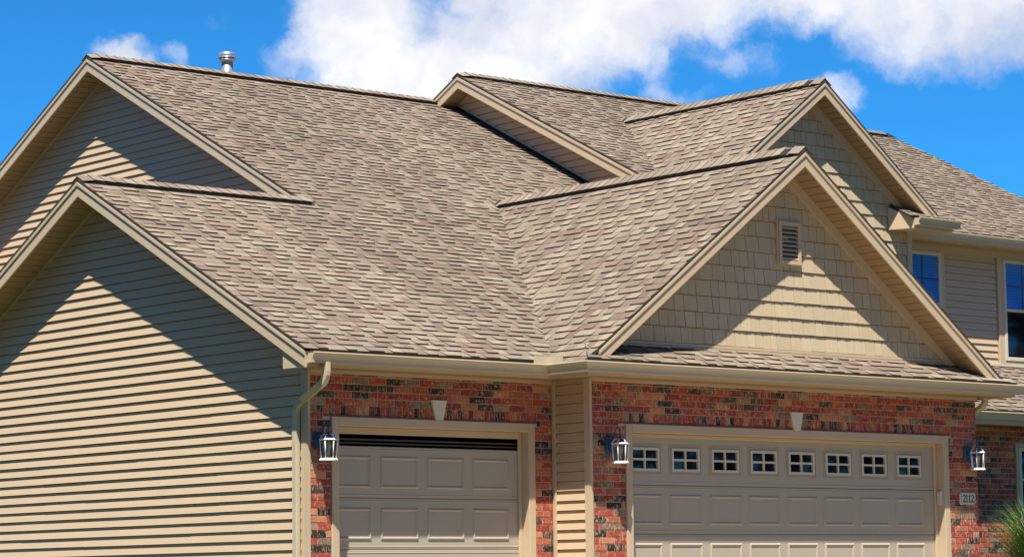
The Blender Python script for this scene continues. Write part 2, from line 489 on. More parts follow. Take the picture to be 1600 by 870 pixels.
# convex regions (x, slope distance), counter-clockwise
xv_at = lambda y: G3X - (G3Z - zmain(y)) / G3M
regs = [[uw(XS1, -OE - .02), uw(xv_at(-OE - .02), -OE - .02), uw(xv_at(Y1), Y1), uw(XS1, Y1)],
        [uw(X2, Y1), uw(xv_at(Y1), Y1), uw(G3X, yv3), uw(X2, yv3)],
        [uw(X2, yv3), uw(W4 - .006, yv3), uw(W4 - .006, Y2), uw(X2, Y2)],
        [uw(G3X + (G3X - xv_at(3.4)), 3.4), uw(W4 - .006, 3.4), uw(W4 - .006, yv3), uw(G3X, yv3)]]
shingle_plane(roof_main, (0, -OE, ZE), (1, 0, 0), (0, 1, M1), regs, (Y2 + OE) * sl, XS1, W4, w0=-.02)

# front gable roof over the double garage
def vy(x): return (g3z(x) - ZE) / M1 - OE        # valley, y at given x
YG = -P - .43                                    # eave edge of the apron roof
roof_g3 = roof_slab('front_gable_roof', [
    [(G3L, G3Y, g3z(G3L)), (G3X, G3Y, G3Z), (G3X, yv3, G3Z), (G3L, vy(G3L), g3z(G3L))],
    [(G3X, G3Y, G3Z), (G3R, G3Y, g3z(G3R)), (G3R, vy(G3R), g3z(G3R)), (G3X, yv3, G3Z)]])
sl3 = math.sqrt(1 + G3M * G3M)
# u runs along -Y (to the viewer's right when facing +X), w up the slope
def uw3(x, y): return (-y, (x - G3L) * sl3)
regs = [[uw3(G3L - .015, vy(G3L)), uw3(G3L - .015, G3Y), uw3(G3X, G3Y), uw3(G3X, yv3)]]
shingle_plane(roof_g3, (G3L, 0, g3z(G3L)), (0, -1, 0), (1, 0, G3M), regs, (G3X - G3L) * sl3, -yv3, -G3Y, w0=-.015)
# the hidden right slope
def uw3r(x, y): return (y, (G3R - x) * sl3)
regs = [[uw3r(G3R, G3Y), uw3r(G3R, vy(G3R)), uw3r(G3X, yv3), uw3r(G3X, G3Y)]]
shingle_plane(roof_g3, (G3R, 0, g3z(G3R)), (0, 1, 0), (-1, 0, G3M), regs, (G3R - G3X) * sl3, G3Y, yv3, pool=False)

# apron roof under the front gable
PM = .5
def pz(y): return ZE - .005 + PM * (y - YG)
apron = roof_slab('apron_roof', [[(G3L, YG, pz(YG)), (10.12, YG, pz(YG)), (10.12, -P, pz(-P)), (G3L + .33, -P, pz(-P))]])
slp = math.sqrt(1 + PM * PM)
def uwp(x, y): return (x, (y - YG) * slp)
shingle_plane(apron, (0, YG, pz(YG)), (1, 0, 0), (0, 1, PM),
              [[uwp(G3L - .02, YG - .015), uwp(10.12, YG - .015), uwp(10.12, -P), uwp(G3L + .33, -P)]], .6, G3L - .1, 10.12, w0=-.015)

# upper roof with its left gable and the cross gable
def z4(y): return Z4 - M4 * abs(y - Y4)
def g5z(x): return G5Z - G5M * abs(x - G5X)
def v5(x): return Y4 - (Z4 - g5z(x)) / M4
yv5 = Y4 - (Z4 - G5Z) / M4
x5l = G5X - (G5Z - z4(Y4E)) / G5M; x5r = 2 * G5X - x5l
roof_up = roof_slab('upper_roof', [
    [(X4, Y4E, z4(Y4E)), (x5l, Y4E, z4(Y4E)), (G5X, yv5, G5Z), (G5X, Y4, Z4), (X4, Y4, Z4)] if x5l > X4 else
    [(X4, v5(X4), z4(v5(X4))), (G5X, yv5, G5Z), (G5X, Y4, Z4), (X4, Y4, Z4)],
    [(x5r, Y4E, z4(Y4E)), (X4R, Y4E, z4(Y4E)), (X4R, Y4, Z4), (G5X, Y4, Z4), (G5X, yv5, G5Z)],
    [(X4, Y4, Z4), (X4R, Y4, Z4), (X4R, 2 * Y4 - Y4E, z4(Y4E)), (X4, 2 * Y4 - Y4E, z4(Y4E))]])
s4 = math.sqrt(1 + M4 * M4)
def uw4(x, y): return (x, (y - Y4E) * s4)
regs = [[uw4(X4, v5(X4)), uw4(G5X, yv5), uw4(G5X, Y4), uw4(X4, Y4)],
        [uw4(x5r, Y4E), uw4(X4R, Y4E), uw4(X4R, Y4), uw4(G5X, Y4), uw4(G5X, yv5)]]
shingle_plane(roof_up, (0, Y4E, z4(Y4E)), (1, 0, 0), (0, 1, M4), regs, (Y4 - Y4E) * s4, X4, X4R)
roof_g5 = roof_slab('cross_gable_roof', [
    [(9.0, G5Y, g5z(9.0)), (G5X, G5Y, G5Z), (G5X, yv5, G5Z), (9.0, v5(9.0), g5z(9.0))],
    [(G5X, G5Y, G5Z), (x5r, G5Y, g5z(x5r)), (x5r, v5(x5r), g5z(x5r)), (G5X, yv5, G5Z)]])
s5 = math.sqrt(1 + G5M * G5M)
def uw5(x, y): return (-y, (x - 9.0) * s5)
shingle_plane(roof_g5, (9.0, 0, g5z(9.0)), (0, -1, 0), (1, 0, G5M),
              [[uw5(9.0, v5(9.0)), uw5(9.0, G5Y), uw5(G5X, G5Y), uw5(G5X, yv5)]], (G5X - 9.0) * s5, -yv5, -G5Y)

# porch roof at the right, below the upper wall
PYE, PYW, PZW = 2.27, W6, 3.69
PZE = PZW - .5 * (PYW - PYE)
porch = roof_slab('porch_roof', [[(9.6, PYE, PZE), (19.2, PYE, PZE), (19.2, PYW, PZW), (9.6, PYW, PZW)]])
def uwq(x, y): return (x, (y - PYE) * slp)
shingle_plane(porch, (0, PYE, PZE), (1, 0, 0), (0, 1, .5),
              [[uwq(11.5, PYE - .015), uwq(19.2, PYE - .015), uwq(19.2, PYW - .01), uwq(11.5, PYW - .01)]], (PYW - PYE) * slp, 11.5, 19.2, w0=-.015)

# small return roof beside the cross gable
RX0, RX1, RY0, RY1 = 12.72, 13.66, 2.90, W5
def rz(y): return 5.665 + .5 * (y - RY0)
ret_roof = roof_slab('return_roof', [[(RX0, RY0, rz(RY0)), (RX1, RY0, rz(RY0)), (RX1, RY1, rz(RY1)), (RX0, RY1, rz(RY1))]])
shingle_plane(ret_roof, (0, RY0, rz(RY0)), (1, 0, 0), (0, 1, .5),
              [[(RX0, -.012), (RX1, -.012), (RX1, (RY1 - RY0) * slp), (RX0, (RY1 - RY0) * slp)]], .5, RX0, RX1, w0=-.012)

# ---- ridge vents and caps ---------------------------------------
def ridge(roof, p0, p1, side, mA, mB, vent0=.12, vent1=.12):
    """p0->p1 along the ridge (horizontal); side: horizontal unit vector across; mA/mB pitches"""
    p0, p1, side = Vector(p0), Vector(p1), Vector(side)
    L = (p1 - p0).length; d = (p1 - p0).normalized()
    def prof(hw, h, t, sgn, m):
        n = Vector((0, 0, 1))
        s = side * sgn
        return (s, m, hw, h)
    vb = MB()
    hw = .13
    for sgn, m in ((1, mA), (-1, mB)):
        s = side * sgn; k = math.sqrt(1 + m * m); dn = (s - Vector((0, 0, m))) / k; nr = (s * m + Vector((0, 0, 1))) / k
        a0, a1 = p0 + d * vent0, p1 - d * vent1
        top = [a0 + nr * .047, a1 + nr * .047, a1 + dn * hw + nr * .047, a0 + dn * hw + nr * .047]
        bot = [a0 + nr * .004, a1 + nr * .004, a1 + dn * (hw + .004) + nr * .004, a0 + dn * (hw + .004) + nr * .004]
        vb.loft(top, bot)
    vb.build('ridge_vent', VENTB, roof)
    t = 0; e = .147
    while t < L - .02:
        c = jit(R.choice(PALX[:15]), .14)
        t1 = min(t + e * 1.12, L)
        cb = MB()
        lift0, lift1 = .057, .049
        if t < vent0 * .8: lift0, lift1 = .030, .049
        if t + e > L - vent1 * .8: lift0, lift1 = .045, .02
        for sgn, m in ((1, mA), (-1, mB)):
            s = side * sgn; k = math.sqrt(1 + m * m); dn = (s - Vector((0, 0, m))) / k; nr = (s * m + Vector((0, 0, 1))) / k
            w = hw + .004
            A = [p0 + d * t + Vector((0, 0, lift0 * k)), p0 + d * t1 + Vector((0, 0, lift1 * k)), p0 + d * t1 + dn * w + nr * lift1, p0 + d * t + dn * w + nr * lift0]
            B = [q - nr * .009 for q in A]
            cb.loft(A, B, 0, c, sidemi=1)
        cb.build('ridge_cap', [SHIN, DARK], roof, colors=True)
        t += e
X_ = Vector((1, 0, 0)); Y_ = Vector((0, 1, 0))
ridge(roof_main, (XS1, Y1, Z1), (X2 + .08, Y1, Z1), (0, -1, 0), M1, M1, .16, .05)
ridge(roof_main, (X2, Y2, Z2), (X4 + .05, Y2, Z2), (0, -1, 0), M1, M1, .16, .05)
ridge(roof_g3, (G3X, G3Y, G3Z), (G3X, yv3 + .12, G3Z), (-1, 0, 0), G3M, G3M, .2, .35)
ridge(roof_up, (X4, Y4, Z4), (X4R, Y4, Z4), (0, -1, 0), M4, M4, .16, .3)
ridge(roof_g5, (G5X, G5Y, G5Z), (G5X, yv5 + .12, G5Z), (-1, 0, 0), G5M, G5M, .2, .35)

# ---- gable rakes -------------------------------------------------
# a gable's own frame: s across, o outwards, z up
def frameX(xw): return lambda s, o, z: Vector((xw - o, s, z))       # gable facing -X
def frameY(yw): return lambda s, o, z: Vector((s, yw - o, z))       # gable facing -Y
def rake(fr, sa, za, m, ends, over, roof_name, soff_w=.122, cut=None):
    """fr with o=0 at the wall; over = distance wall -> lower fascia face"""
    prof = [(over + .012, -.032), (over + .0145, -.035), (over + .0145, -.072), (over + .003, -.076), (over, -.082), (over, -.200), (over - .022, -.200), (over - .022, -.034)]
    for se in ends:
        sg = 1 if se > sa else -1
        zt = lambda s: za - m * abs(s - sa)
        A = [fr(sa, o, za + h) for o, h in prof]; B = [fr(se, o, zt(se) + h) for o, h in prof]
        mb = MB(); mb.loft(A, B)
        rb = mb.build('rake_board', TRIM, house)
        # dark starter edge beneath the shingles
        pe = [(over + .012, .006), (over + .012, -.0315), (over - .06, -.0335), (over - .06, -.010)]
        mb = MB(); mb.loft([fr(sa, o, za + h) for o, h in pe], [fr(se, o, zt(se) + h) for o, h in pe])
        mb.build('shingle_edge', DARK, rb)
        # soffit boards
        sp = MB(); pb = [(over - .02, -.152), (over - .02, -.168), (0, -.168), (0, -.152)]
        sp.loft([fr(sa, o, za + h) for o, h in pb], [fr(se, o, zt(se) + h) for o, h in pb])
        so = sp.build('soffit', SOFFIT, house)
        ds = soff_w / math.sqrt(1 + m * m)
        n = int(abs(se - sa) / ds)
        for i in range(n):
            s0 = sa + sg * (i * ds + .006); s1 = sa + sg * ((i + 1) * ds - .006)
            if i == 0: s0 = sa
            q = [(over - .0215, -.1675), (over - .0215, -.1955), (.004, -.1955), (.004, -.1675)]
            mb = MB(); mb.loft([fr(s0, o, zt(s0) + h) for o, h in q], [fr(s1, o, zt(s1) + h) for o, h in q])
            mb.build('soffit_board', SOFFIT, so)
OV = .315
fr1 = frameX(XW); rake(fr1, Y1, Z1, M1, (-OE + .0, yb1), XW - XS1 - .0115, 'a')
X2W = X2 + .345
fr2 = frameX(X2W); rake(fr2, Y2, Z2, M1, (2.6, yb2), X2W - X2 - .0115, 'b')
fr4 = frameX(W4); rake(fr4, Y4, Z4, M4, (Y4E, 2 * Y4 - Y4E), W4 - X4 - .0115, 'c')
fr3 = frameY(-P); rake(fr3, G3X, G3Z, G3M, (G3L + .22, G3R - .10), -P - G3Y - .0115, 'd', .118)
fr5 = frameY(W5); rake(fr5, G5X, G5Z, G5M, (8.7, x5r - .16), W5 - G5Y - .0115, 'e', .118)

# ---- siding ------------------------------------------------------
SEXP = 0.1065
def siding_wall(name, fr, base_pts, half, z0, z1, s0, s1, back=.08, joints=True, anchor=None, top_trim=None, expo=SEXP):
    """base_pts: outline (s,z) of the wall sheet, half: half planes bounding the boards"""
    mb = MB(); mb.loft([fr(s, -.034, z) for s, z in base_pts], [fr(s, -.034 - back, z) for s, z in base_pts])
    wo = mb.build(name, SIDING, house)
    z = z0; row = 0; off = R.uniform(0, 3.6)
    while z < z1:
        if row % 2 == 0: off = R.uniform(.4, 3.4)
        cuts = [s0]
        if joints:
            c = s0 + off
            while c < s1 - .3:
                cuts.append(c); c += 3.62
        cuts.append(s1)
        for k in range(len(cuts) - 1):
            a, b = cuts[k], cuts[k + 1]
            pr = .0008 if (k % 2) else 0.0
            if k: a -= .02
            poly = clip([(a, z), (b, z), (b, z + expo - .008), (a, z + expo - .008)], half)
            if len(poly) < 3 or abs(area(poly)) < 1e-4: continue
            t = .0215 + pr + R.uniform(-.0006, .0006)
            wob = R.uniform(-.0012, .0012)
            def front(p):
                k_ = (p[1] - z) / expo
                return fr(p[0], -.012 + t * (1 - k_) + pr, p[1] + (wob if k_ < .1 else 0))
            bmb = MB(); bmb.loft([front(p) for p in poly], [fr(p[0], -.0345, p[1]) for p in poly])
            bmb.build('siding_board', SIDING, wo)
        z += expo; row += 1
    return wo

def gable_half(sa, za, m, drop):
    # z <= za-drop - m|s-sa|
    return [(m, 1, za - drop + m * sa), (-m, 1, za - drop - m * sa)]
# lower left gable wall (garage side)
SB = yb1 - 2 * OE + .406
h1 = gable_half(Y1, Z1, M1, .193) + [(-1, 0, -.105), (1, 0, 2 * Y1)]
side1 = siding_wall('siding_wall', fr1, [(.03, GZ - .1), (2 * Y1, GZ - .1), (2 * Y1, zmain(0) - .2), (Y1, Z1 - .2), (.03, zmain(0.03) - .2)], h1, .049, Z1 - .2, .105, 2 * Y1)
# upper left gable wall
def zb1(y): return Z1 - M1 * abs(y - Y1)
h2 = gable_half(Y2, Z2, M1, .193) + [(-1, 0, -.6), (1, 0, 2 * Y2)]
side2 = siding_wall('siding_wall', fr2, [(.3, 2.6), (2 * Y2, 2.6), (2 * Y2, zmain(0) - .2), (Y2, Z2 - .2), (.3, zmain(.3) - .2)], h2, 2.9, Z2 - .2, .6, 2 * Y2)
# strip above the main roof
h4 = gable_half(Y4, Z4, M4, .193) + [(-1, 0, -(Y4E + .3)), (1, 0, 2 * Y4 - Y4E - .3), (M1, -1, M1 * (-OE) * -1 * -1 - ZE + 0.0)]
h4 = gable_half(Y4, Z4, M4, .193) + [(-1, 0, -(Y4E + .3)), (1, 0, 2 * Y4 - Y4E - .3), (M1, -1, -(ZE + M1 * OE) - .045)]
side4 = siding_wall('siding_wall', fr4, [(3.9, 4.6), (2 * Y4 - 3.9, 4.6), (2 * Y4 - 3.9, z4(2 * Y4 - 3.9) - .2), (Y4, Z4 - .2), (3.9, z4(3.9) - .2)], h4, 5.3, Z4 - .2, 3.8, 13, joints=False)
# step flashing where that wall meets the main roof
mb = MB()
q = [(.03, .012), (.03, .055), (-.005, .055), (-.005, .012)]
mb.loft([fr4(3.6, o, zmain(3.6) + h) for o, h in q], [fr4(Y2, o, zmain(Y2) + h) for o, h in q])
mb.build('flashing', VENTB, house)
q = [(.014, .05), (.014, .085), (-.005, .085), (-.005, .05)]
mb = MB(); mb.loft([fr4(3.6, o, zmain(3.6) + h) for o, h in q], [fr4(Y2, o, zmain(Y2) + h) for o, h in q])
mb.build('channel_trim', TRIM, house)

# thin channel trims under the siding gables' soffits
def rake_channel(fr, sa, za, m, ends, d0, d1, o1, name, mat_):
    for se in ends:
        zt = lambda s: za - m * abs(s - sa)
        q = [(o1, -d0), (o1, -d1), (-.012, -d1), (-.012, -d0)]
        mb = MB(); mb.loft([fr(sa, o, za + h) for o, h in q], [fr(se, o, zt(se) + h) for o, h in q])
        mb.build(name, mat_, house)
rake_channel(fr1, Y1, Z1, M1, (0.0, yb1 - .4), .186, .222, .016, 'channel_trim', TRIM)
rake_channel(fr2, Y2, Z2, M1, (3.0, yb2 - .4), .186, .222, .016, 'channel_trim', TRIM)
rake_channel(fr4, Y4, Z4, M4, (Y4E + .3, 2 * Y4 - Y4E - .3), .186, .215, .016, 'channel_trim', TRIM)
rake_channel(fr3, G3X, G3Z, G3M, (3.3, 9.75), .186, .325, .030, 'gable_trim', TRIM)
rake_channel(fr5, G5X, G5Z, G5M, (8.8, 13.12), .186, .325, .030, 'gable_trim', TRIM)

# return wall between the two garage fronts (faces -X at x = XR)
frr = frameX(XR)
retw = siding_wall('return_wall', frr, [(-P + .03, GZ - .1), (0.03, GZ - .1), (0.03, 2.748), (-P + .03, 2.748)], [(-1, 0, P - .09), (1, 0, -.035), (0, 1, 2.752)], .04, 2.75, -P + .09, -.035, joints=False, back=.05)
mb = MB()
mb.box(XR - .022, XR + .014, -P - .016, -P + .082, GZ, 2.752)
mb.build('corner_trim', TRIM, house)
mb = MB(); mb.box(XR - .030, XR - .002, -.042, .0, GZ, 2.752); mb.build('corner_trim', TRIM, house)
# corner post of the left wall
mb = MB(); mb.box(XW - .022, XW + .010, -.012, .108, GZ, 2.752); mb.build('corner_trim', TRIM, house)

# upper siding wall with windows (faces -Y at y = W6)
fr6 = frameY(W6)
WX = [(13.62, 14.44), (15.86, 16.78)]        # outer frames
WZ = (3.79, 5.345)
hh = [(0, 1, 5.50)]
s6 = MB(); s6.loft([fr6(s, -.034, z) for s, z in ((12.9, 3.3), (18.3, 3.3), (18.3, 5.6), (12.9, 5.6))], [fr6(s, -.1, z) for s, z in ((12.9, 3.3), (18.3, 3.3), (18.3, 5.6), (12.9, 5.6))])
side6 = s6.build('siding_wall', SIDING, house)
z = 3.72
while z < 5.52:
    for a, b in ((12.9, WX[0][0] - .10), (WX[0][1] + .115, WX[1][0] - .145), (WX[1][1] + .145, 18.3)):
        if b - a < .1: continue
        zt = min(z + .103 - .008, 5.52); t = .0175
        bmb = MB(); bmb.loft([fr6(a, t - .012, z), fr6(b, t - .012, z), fr6(b, -.012, zt), fr6(a, -.012, zt)], [fr6(a, -.0345, z), fr6(b, -.0345, z), fr6(b, -.0345, zt), fr6(a, -.0345, zt)])
        bmb.build('siding_board', SIDING, side6)
    z += .103

# right and back walls, so that the house is closed
mb = MB()
mb.box(XE - .1, XE, -P + .02, 2.9, GZ - .1, 2.76)
mb.build('side_wall', SIDING, house); mb = MB()
mb.box(18.2, 18.3, W6 + .12, 12.899, GZ - .1, 5.6)
mb.build('side_wall', SIDING, house); mb = MB()
mb.box(.15, 18.3, 12.9, 13.0, GZ - .1, 5.6)
mb.build('rear_wall', SIDING, house); mb = MB()
mb.loft([(18.3, Y4E + .3, 5.55), (18.3, 2 * Y4 - Y4E - .3, 5.55), (18.3, Y4, Z4 - .1)], [(18.2, Y4E + .3, 5.55), (18.2, 2 * Y4 - Y4E - .3, 5.55), (18.2, Y4, Z4 - .1)])
mb.build('side_wall', SIDING, house)

# ---- shake gable walls ------------------------------------------
def shake_wall(name, fr, base, half, z0, z1, s0, s1, ex):
    mb = MB(); mb.loft([fr(s, -.034, z) for s, z in base], [fr(s, -.11, z) for s, z in base])
    wo = mb.build(name, SIDING, house)
    z = z0
    while z < z1:
        s = s0 - R.uniform(0, .2)
        while s < s1:
            w = R.choice((.105, .13, .155, .18, .21, .24)) * R.uniform(.93, 1.07)
            c = jit((.52, .43, .285), .06)
            mb = MB()
            n = max(2, int(w / .045)); e0 = s + .004; cuts = sorted([R.uniform(.05, .95) for _ in range(n - 1)])
            us = [e0] + [e0 + q * (w - .008) for q in cuts] + [s + w - .004]
            dz = R.uniform(-.002, .004)
            for a, b in zip(us, us[1:]):
                if b - a < .004: continue
                poly = clip([(a, z + dz), (b, z + dz), (b, z + ex - .008), (a, z + ex - .008)], half)
                if len(poly) < 3 or abs(area(poly)) < 1e-5: continue
                t = R.uniform(.0130, .0195)
                F = [fr(p[0], -.010 + t * max(0, 1 - (p[1] - z) / ex) + .0012, p[1]) for p in poly]
                mb.loft(F, [fr(p[0], -.0345, p[1]) for p in poly], 0, c)
            if mb.f: mb.build('shake', SHAKE, wo, colors=True)
            s += w
        z += ex
    return wo
GB3 = pz(-P) + .055
h3 = gable_half(G3X, G3Z, G3M, .30) + [(0, -1, -GB3)]
ZB = g3z(3.2) - .2
shw3 = shake_wall('shake_wall', fr3, [(3.6, 2.9), (9.45, 2.9), (9.45, g3z(9.45) - .19), (G3X, G3Z - .19), (3.6, g3z(3.6) - .19)], h3, GB3 + .005, G3Z - .3, 3.3, 9.7, .1865)
for z0_, z1_, o in ((-.018, .018, .024), (.024, .056, .014)):
    mb = MB(); zz = pz(-P)
    mb.box(3.45, 9.62, -P - o, -P + .01, zz + z0_, zz + z1_); mb.build('channel_trim', TRIM, house)
h5 = gable_half(G5X, G5Z, G5M, .30) + [(1, 0, 13.06), (0, -1, -4.4)]
shw5 = shake_wall('shake_wall', fr5, [(9.2, 4.3), (13.13, 4.3), (13.13, 5.72), (G5X, G5Z - .19), (9.2, g5z(9.2) - .19)], h5, 4.44, G5Z - .3, 9.4, 13.06, .178)
mb = MB(); mb.box(13.06, 13.15, W5 - .02, W5 + .06, 4.3, 5.53); mb.box(13.10, 13.152, W5 + .06, W6, 4.3, 5.53); mb.build('corner_trim', TRIM, house)

# louvred gable vent
gv = MB()
vx0, vx1, vz0, vz1 = 6.375, 6.735, 4.205, 4.705
yv0, yv1 = -P - .045, -P + .0
f = .045
for a, b, c, d in ((vx0, vx0 + f, vz0, vz1), (vx1 - f, vx1, vz0, vz1), (vx0 + f, vx1 - f, vz0, vz0 + f), (vx0 + f, vx1 - f, vz1 - f, vz1)):
    gv.box(a, b, yv0, yv1, c, d)
vento = gv.build('gable_vent', TRIM, house)
fl = MB()
for a, b, c, d in ((vx0 - .022, vx0 - .001, vz0 - .022, vz1 + .022), (vx1 + .001, vx1 + .022, vz0 - .022, vz1 + .022), (vx0 - .001, vx1 + .001, vz0 - .022, vz0 - .001), (vx0 - .001, vx1 + .001, vz1 + .001, vz1 + .022)):
    fl.box(a, b, yv0 + .018, yv1, c, d)
fl.build('flange', TRIM, vento)
bk = MB(); bk.box(vx0 + f - .005, vx1 - f + .005, yv1 - .008, yv1 - .002, vz0 + f - .005, vz1 - f + .005); bk.build('screen', INTER, vento)
for i in range(8):
    z = vz0 + f + .01 + i * (vz1 - vz0 - 2 * f) / 8
    mb = MB()
    mb.loft([(vx0 + f, yv0 + .006, z), (vx1 - f, yv0 + .006, z), (vx1 - f, yv0 + .006, z + .010), (vx0 + f, yv0 + .006, z + .010)],
            [(vx0 + f, yv1 - .010, z + .028), (vx1 - f, yv1 - .010, z + .028), (vx1 - f, yv1 - .010, z + .038), (vx0 + f, yv1 - .010, z + .038)])
    mb.build('slat', TRIM, vento)

# ---- eaves: fascia, soffit, gutters -------------------------------
FB = 2.742
def eave_box(pts_fascia, wall_line, name='fascia'):
    pass
mb = MB()
mb.box(XS1 + .03, G3L + .0, -OE + .01, -OE + .035, FB, ZE - .03); mb.build('fascia', TRIM, house)
mb = MB(); mb.box(G3L, G3L + .025, YG + .012, -OE + .036, FB, ZE - .04); mb.build('fascia', TRIM, house)
mb = MB(); mb.box(G3L + .0255, 10.10, YG + .012, YG + .037, FB, ZE - .038); mb.build('fascia', TRIM, house)
mb = MB(); mb.box(10.075, 10.1, YG + .0375, -P + 2.0, FB, ZE - .04); mb.build('fascia', TRIM, house)
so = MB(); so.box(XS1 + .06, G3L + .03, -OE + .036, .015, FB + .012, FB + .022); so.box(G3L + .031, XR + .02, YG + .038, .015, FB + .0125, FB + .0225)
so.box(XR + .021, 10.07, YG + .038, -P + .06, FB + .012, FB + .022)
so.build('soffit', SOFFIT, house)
# frieze boards above the brick
mb = MB(); mb.box(XW + .012, XR - .035, -.018, .02, 2.718, FB + .011); mb.build('frieze', TRIM, house)
mb = MB(); mb.box(XR + .016, XE + .012, -P - .018, -P + .02, 2.718, FB + .011); mb.build('frieze', TRIM, house)
# boxed eave end at the lower left gable
yA, yB = -OE + .037, .015
mb = MB()
zr = lambda y: zmain(y) - .195
ring = [(yA, FB), (yB, FB), (yB, zr(yB)), (yA, max(zr(yA), FB + .004))]
mb.loft([(XS1 + .036, y, z) for y, z in ring], [(XS1 + .058, y, z) for y, z in ring])
mb.build('eave_end_panel', TRIM, house)
mb = MB(); mb.box(XS1 + .0585, XW, yB - .015, yB, FB + .023, zr(yB)); mb.build('eave_end_panel', TRIM, house)

GP = [(.0, .0), (.012, .0), (.014, -.012), (.108, -.012), (.108, .0), (.124, .0), (.126, -.012), (.122, -.022), (.104, -.040), (.094, -.062), (.090, -.080), (.090, -.108), (.0, -.112)]
def gutter(path, normals, z, name='gutter', parent=house):
    """path: list of (x,y) on the fascia face; mitred profile"""
    mb = MB(); n = len(GP)
    i = 0
    rings = []
    for (x, y), (nx, ny) in zip(path, normals):
        rings.append([(x + nx * o, y + ny * o, z + h) for o, h in GP])
    for r in rings: mb.v += r
    for k in range(len(rings) - 1):
        for j in range(n):
            j2 = (j + 1) % n
            mb.f.append((k * n + j, k * n + j2, (k + 1) * n + j2, (k + 1) * n + j)); mb.m.append(0); mb.c.append((1, 1, 1))
    mb.f.append(tuple(range(n))); mb.m.append(0); mb.c.append((1, 1, 1))
    e = (len(rings) - 1) * n
    mb.f.append(tuple(range(e, e + n))[::-1]); mb.m.append(0); mb.c.append((1, 1, 1))
    return mb.build(name, GUTTER, parent)
ZG = 2.888
g1 = gutter([(XS1 + .045, -OE + .01), (G3L + .0, -OE + .01), (G3L + .0, YG + .012), (10.36, YG + .012)], [(0, -1), (-1, -1), (-1, -1), (0, -1)], ZG)
gutter([(13.66 - .86, RY0 + .01), (13.70, RY0 + .01)], [(0, -1), (0, -1)], 5.64)
gutter([(13.2, Y4E + .01), (X4R, Y4E + .01)], [(0, -1), (0, -1)], z4(Y4E) - .03)
gutter([(12.2, PYE + .01), (19.2, PYE + .01)], [(0, -1), (0, -1)], PZE - .035)
# splash guard in the valley corner
sg = MB()
cx_, cy_ = G3L - .121, -OE - .111
hgt = .085
A = [(cx_ - .20, cy_, ZG - .004), (cx_, cy_, ZG - .004), (cx_, cy_, ZG + hgt), (cx_ - .20, cy_, ZG + hgt)]
sg.loft(A, [(x, y + .004, z) for x, y, z in A])
A = [(cx_, cy_ + .001, ZG - .004), (cx_, cy_ - .24, ZG - .004), (cx_, cy_ - .24, ZG + hgt), (cx_, cy_ + .001, ZG + hgt)]
sg.loft(A, [(x + .004, y, z) for x, y, z in A])
sg.build('splash_guard', GUTTER, house)

# upper eave: fascia, soffit, and the boxed return of the cross gable
mb = MB(); mb.box(13.0, X4R - .03, Y4E + .011, Y4E + .034, 5.44, z4(Y4E) - .03); mb.build('fascia', TRIM, house)
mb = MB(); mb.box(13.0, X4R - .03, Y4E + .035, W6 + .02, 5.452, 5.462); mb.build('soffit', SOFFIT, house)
mb = MB(); mb.box(13.16, 18.3, W6 - .02, W6 + .02, 5.36, 5.451); mb.build('frieze', TRIM, house)
mb = MB()
BZ = 5.49
ring = [(RY0 + .012, BZ), (RY1 - .012, BZ), (RY1 - .012, rz(RY1) - .04), (RY0 + .012, rz(RY0) - .04)]
ring_l = [(12.80, y, z) if y < 3.1 else (12.66, y, z) for y, z in ring]
ring_r = [(13.64, y, z) for y, z in ring]
mb.loft(ring_l, ring_r); mb.build('return_box', TRIM, house)
mb = MB(); mb.box(13.15, 13.64, RY1 - .0115, W6 + .1, BZ + .004, 5.66); mb.build('return_box', TRIM, house)

# porch eave
PFB = 2.68
mb = MB(); mb.box(10.4, 19.2, PYE + .011, PYE + .034, PFB, PZE - .03); mb.build('fascia', TRIM, house)
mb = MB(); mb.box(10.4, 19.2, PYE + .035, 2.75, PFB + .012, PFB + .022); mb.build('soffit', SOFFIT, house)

# downspouts (rectangular, corrugated)
def spout(path, a, b, name='downspout', flats=None):
    mb = MB(); rings = []
    P_ = [Vector(p) for p in path]
    for k, p in enumerate(P_):
        t = (P_[min(k + 1, len(P_) - 1)] - P_[max(k - 1, 0)]).normalized()
        A = Vector(a); A = (A - t * A.dot(t)).normalized(); B = t.cross(A).normalized()
        rings.append([p + A * (.039 * i) + B * (.028 * j) for i, j in ((-1, -.8), (-.85, -1), (.85, -1), (1, -.8), (1, .8), (.85, 1), (-.85, 1), (-1, .8))])
    n = 8
    for r in rings: mb.v += [tuple(q) for q in r]
    for k in range(len(rings) - 1):
        for j in range(n):
            j2 = (j + 1) % n
            mb.f.append((k * n + j, k * n + j2, (k + 1) * n + j2, (k + 1) * n + j)); mb.m.append(0); mb.c.append((1, 1, 1))
    mb.f.append(tuple(range(n))[::-1]); mb.m.append(0); mb.c.append((1, 1, 1))
    e = (len(rings) - 1) * n
    mb.f.append(tuple(range(e, e + n))); mb.m.append(0); mb.c.append((1, 1, 1))
    return mb.build(name, GUTTER, house)
def bend(p0, p1, p2, n=5):
    p0, p1, p2 = Vector(p0), Vector(p1), Vector(p2)
    return [p0 * (1 - t) ** 2 + p1 * 2 * t * (1 - t) + p2 * t * t for t in [i / n for i in range(n + 1)]]
sx, sy = XW - .045, .165
path = [(-.06, -OE - .055, 2.79), (-.06, -OE - .055, 2.72)] + bend((-.06, -OE - .055, 2.70), (-.06, -OE - .055, 2.60), (-.055, -OE + .06, 2.56)) + \
       bend((sx + .005, sy - .12, 2.44), (sx, sy, 2.40), (sx, sy, 2.27)) + [(sx, sy, 1.2), (sx, sy, GZ + .06)]
spout(path, (0, 1, 0), None)
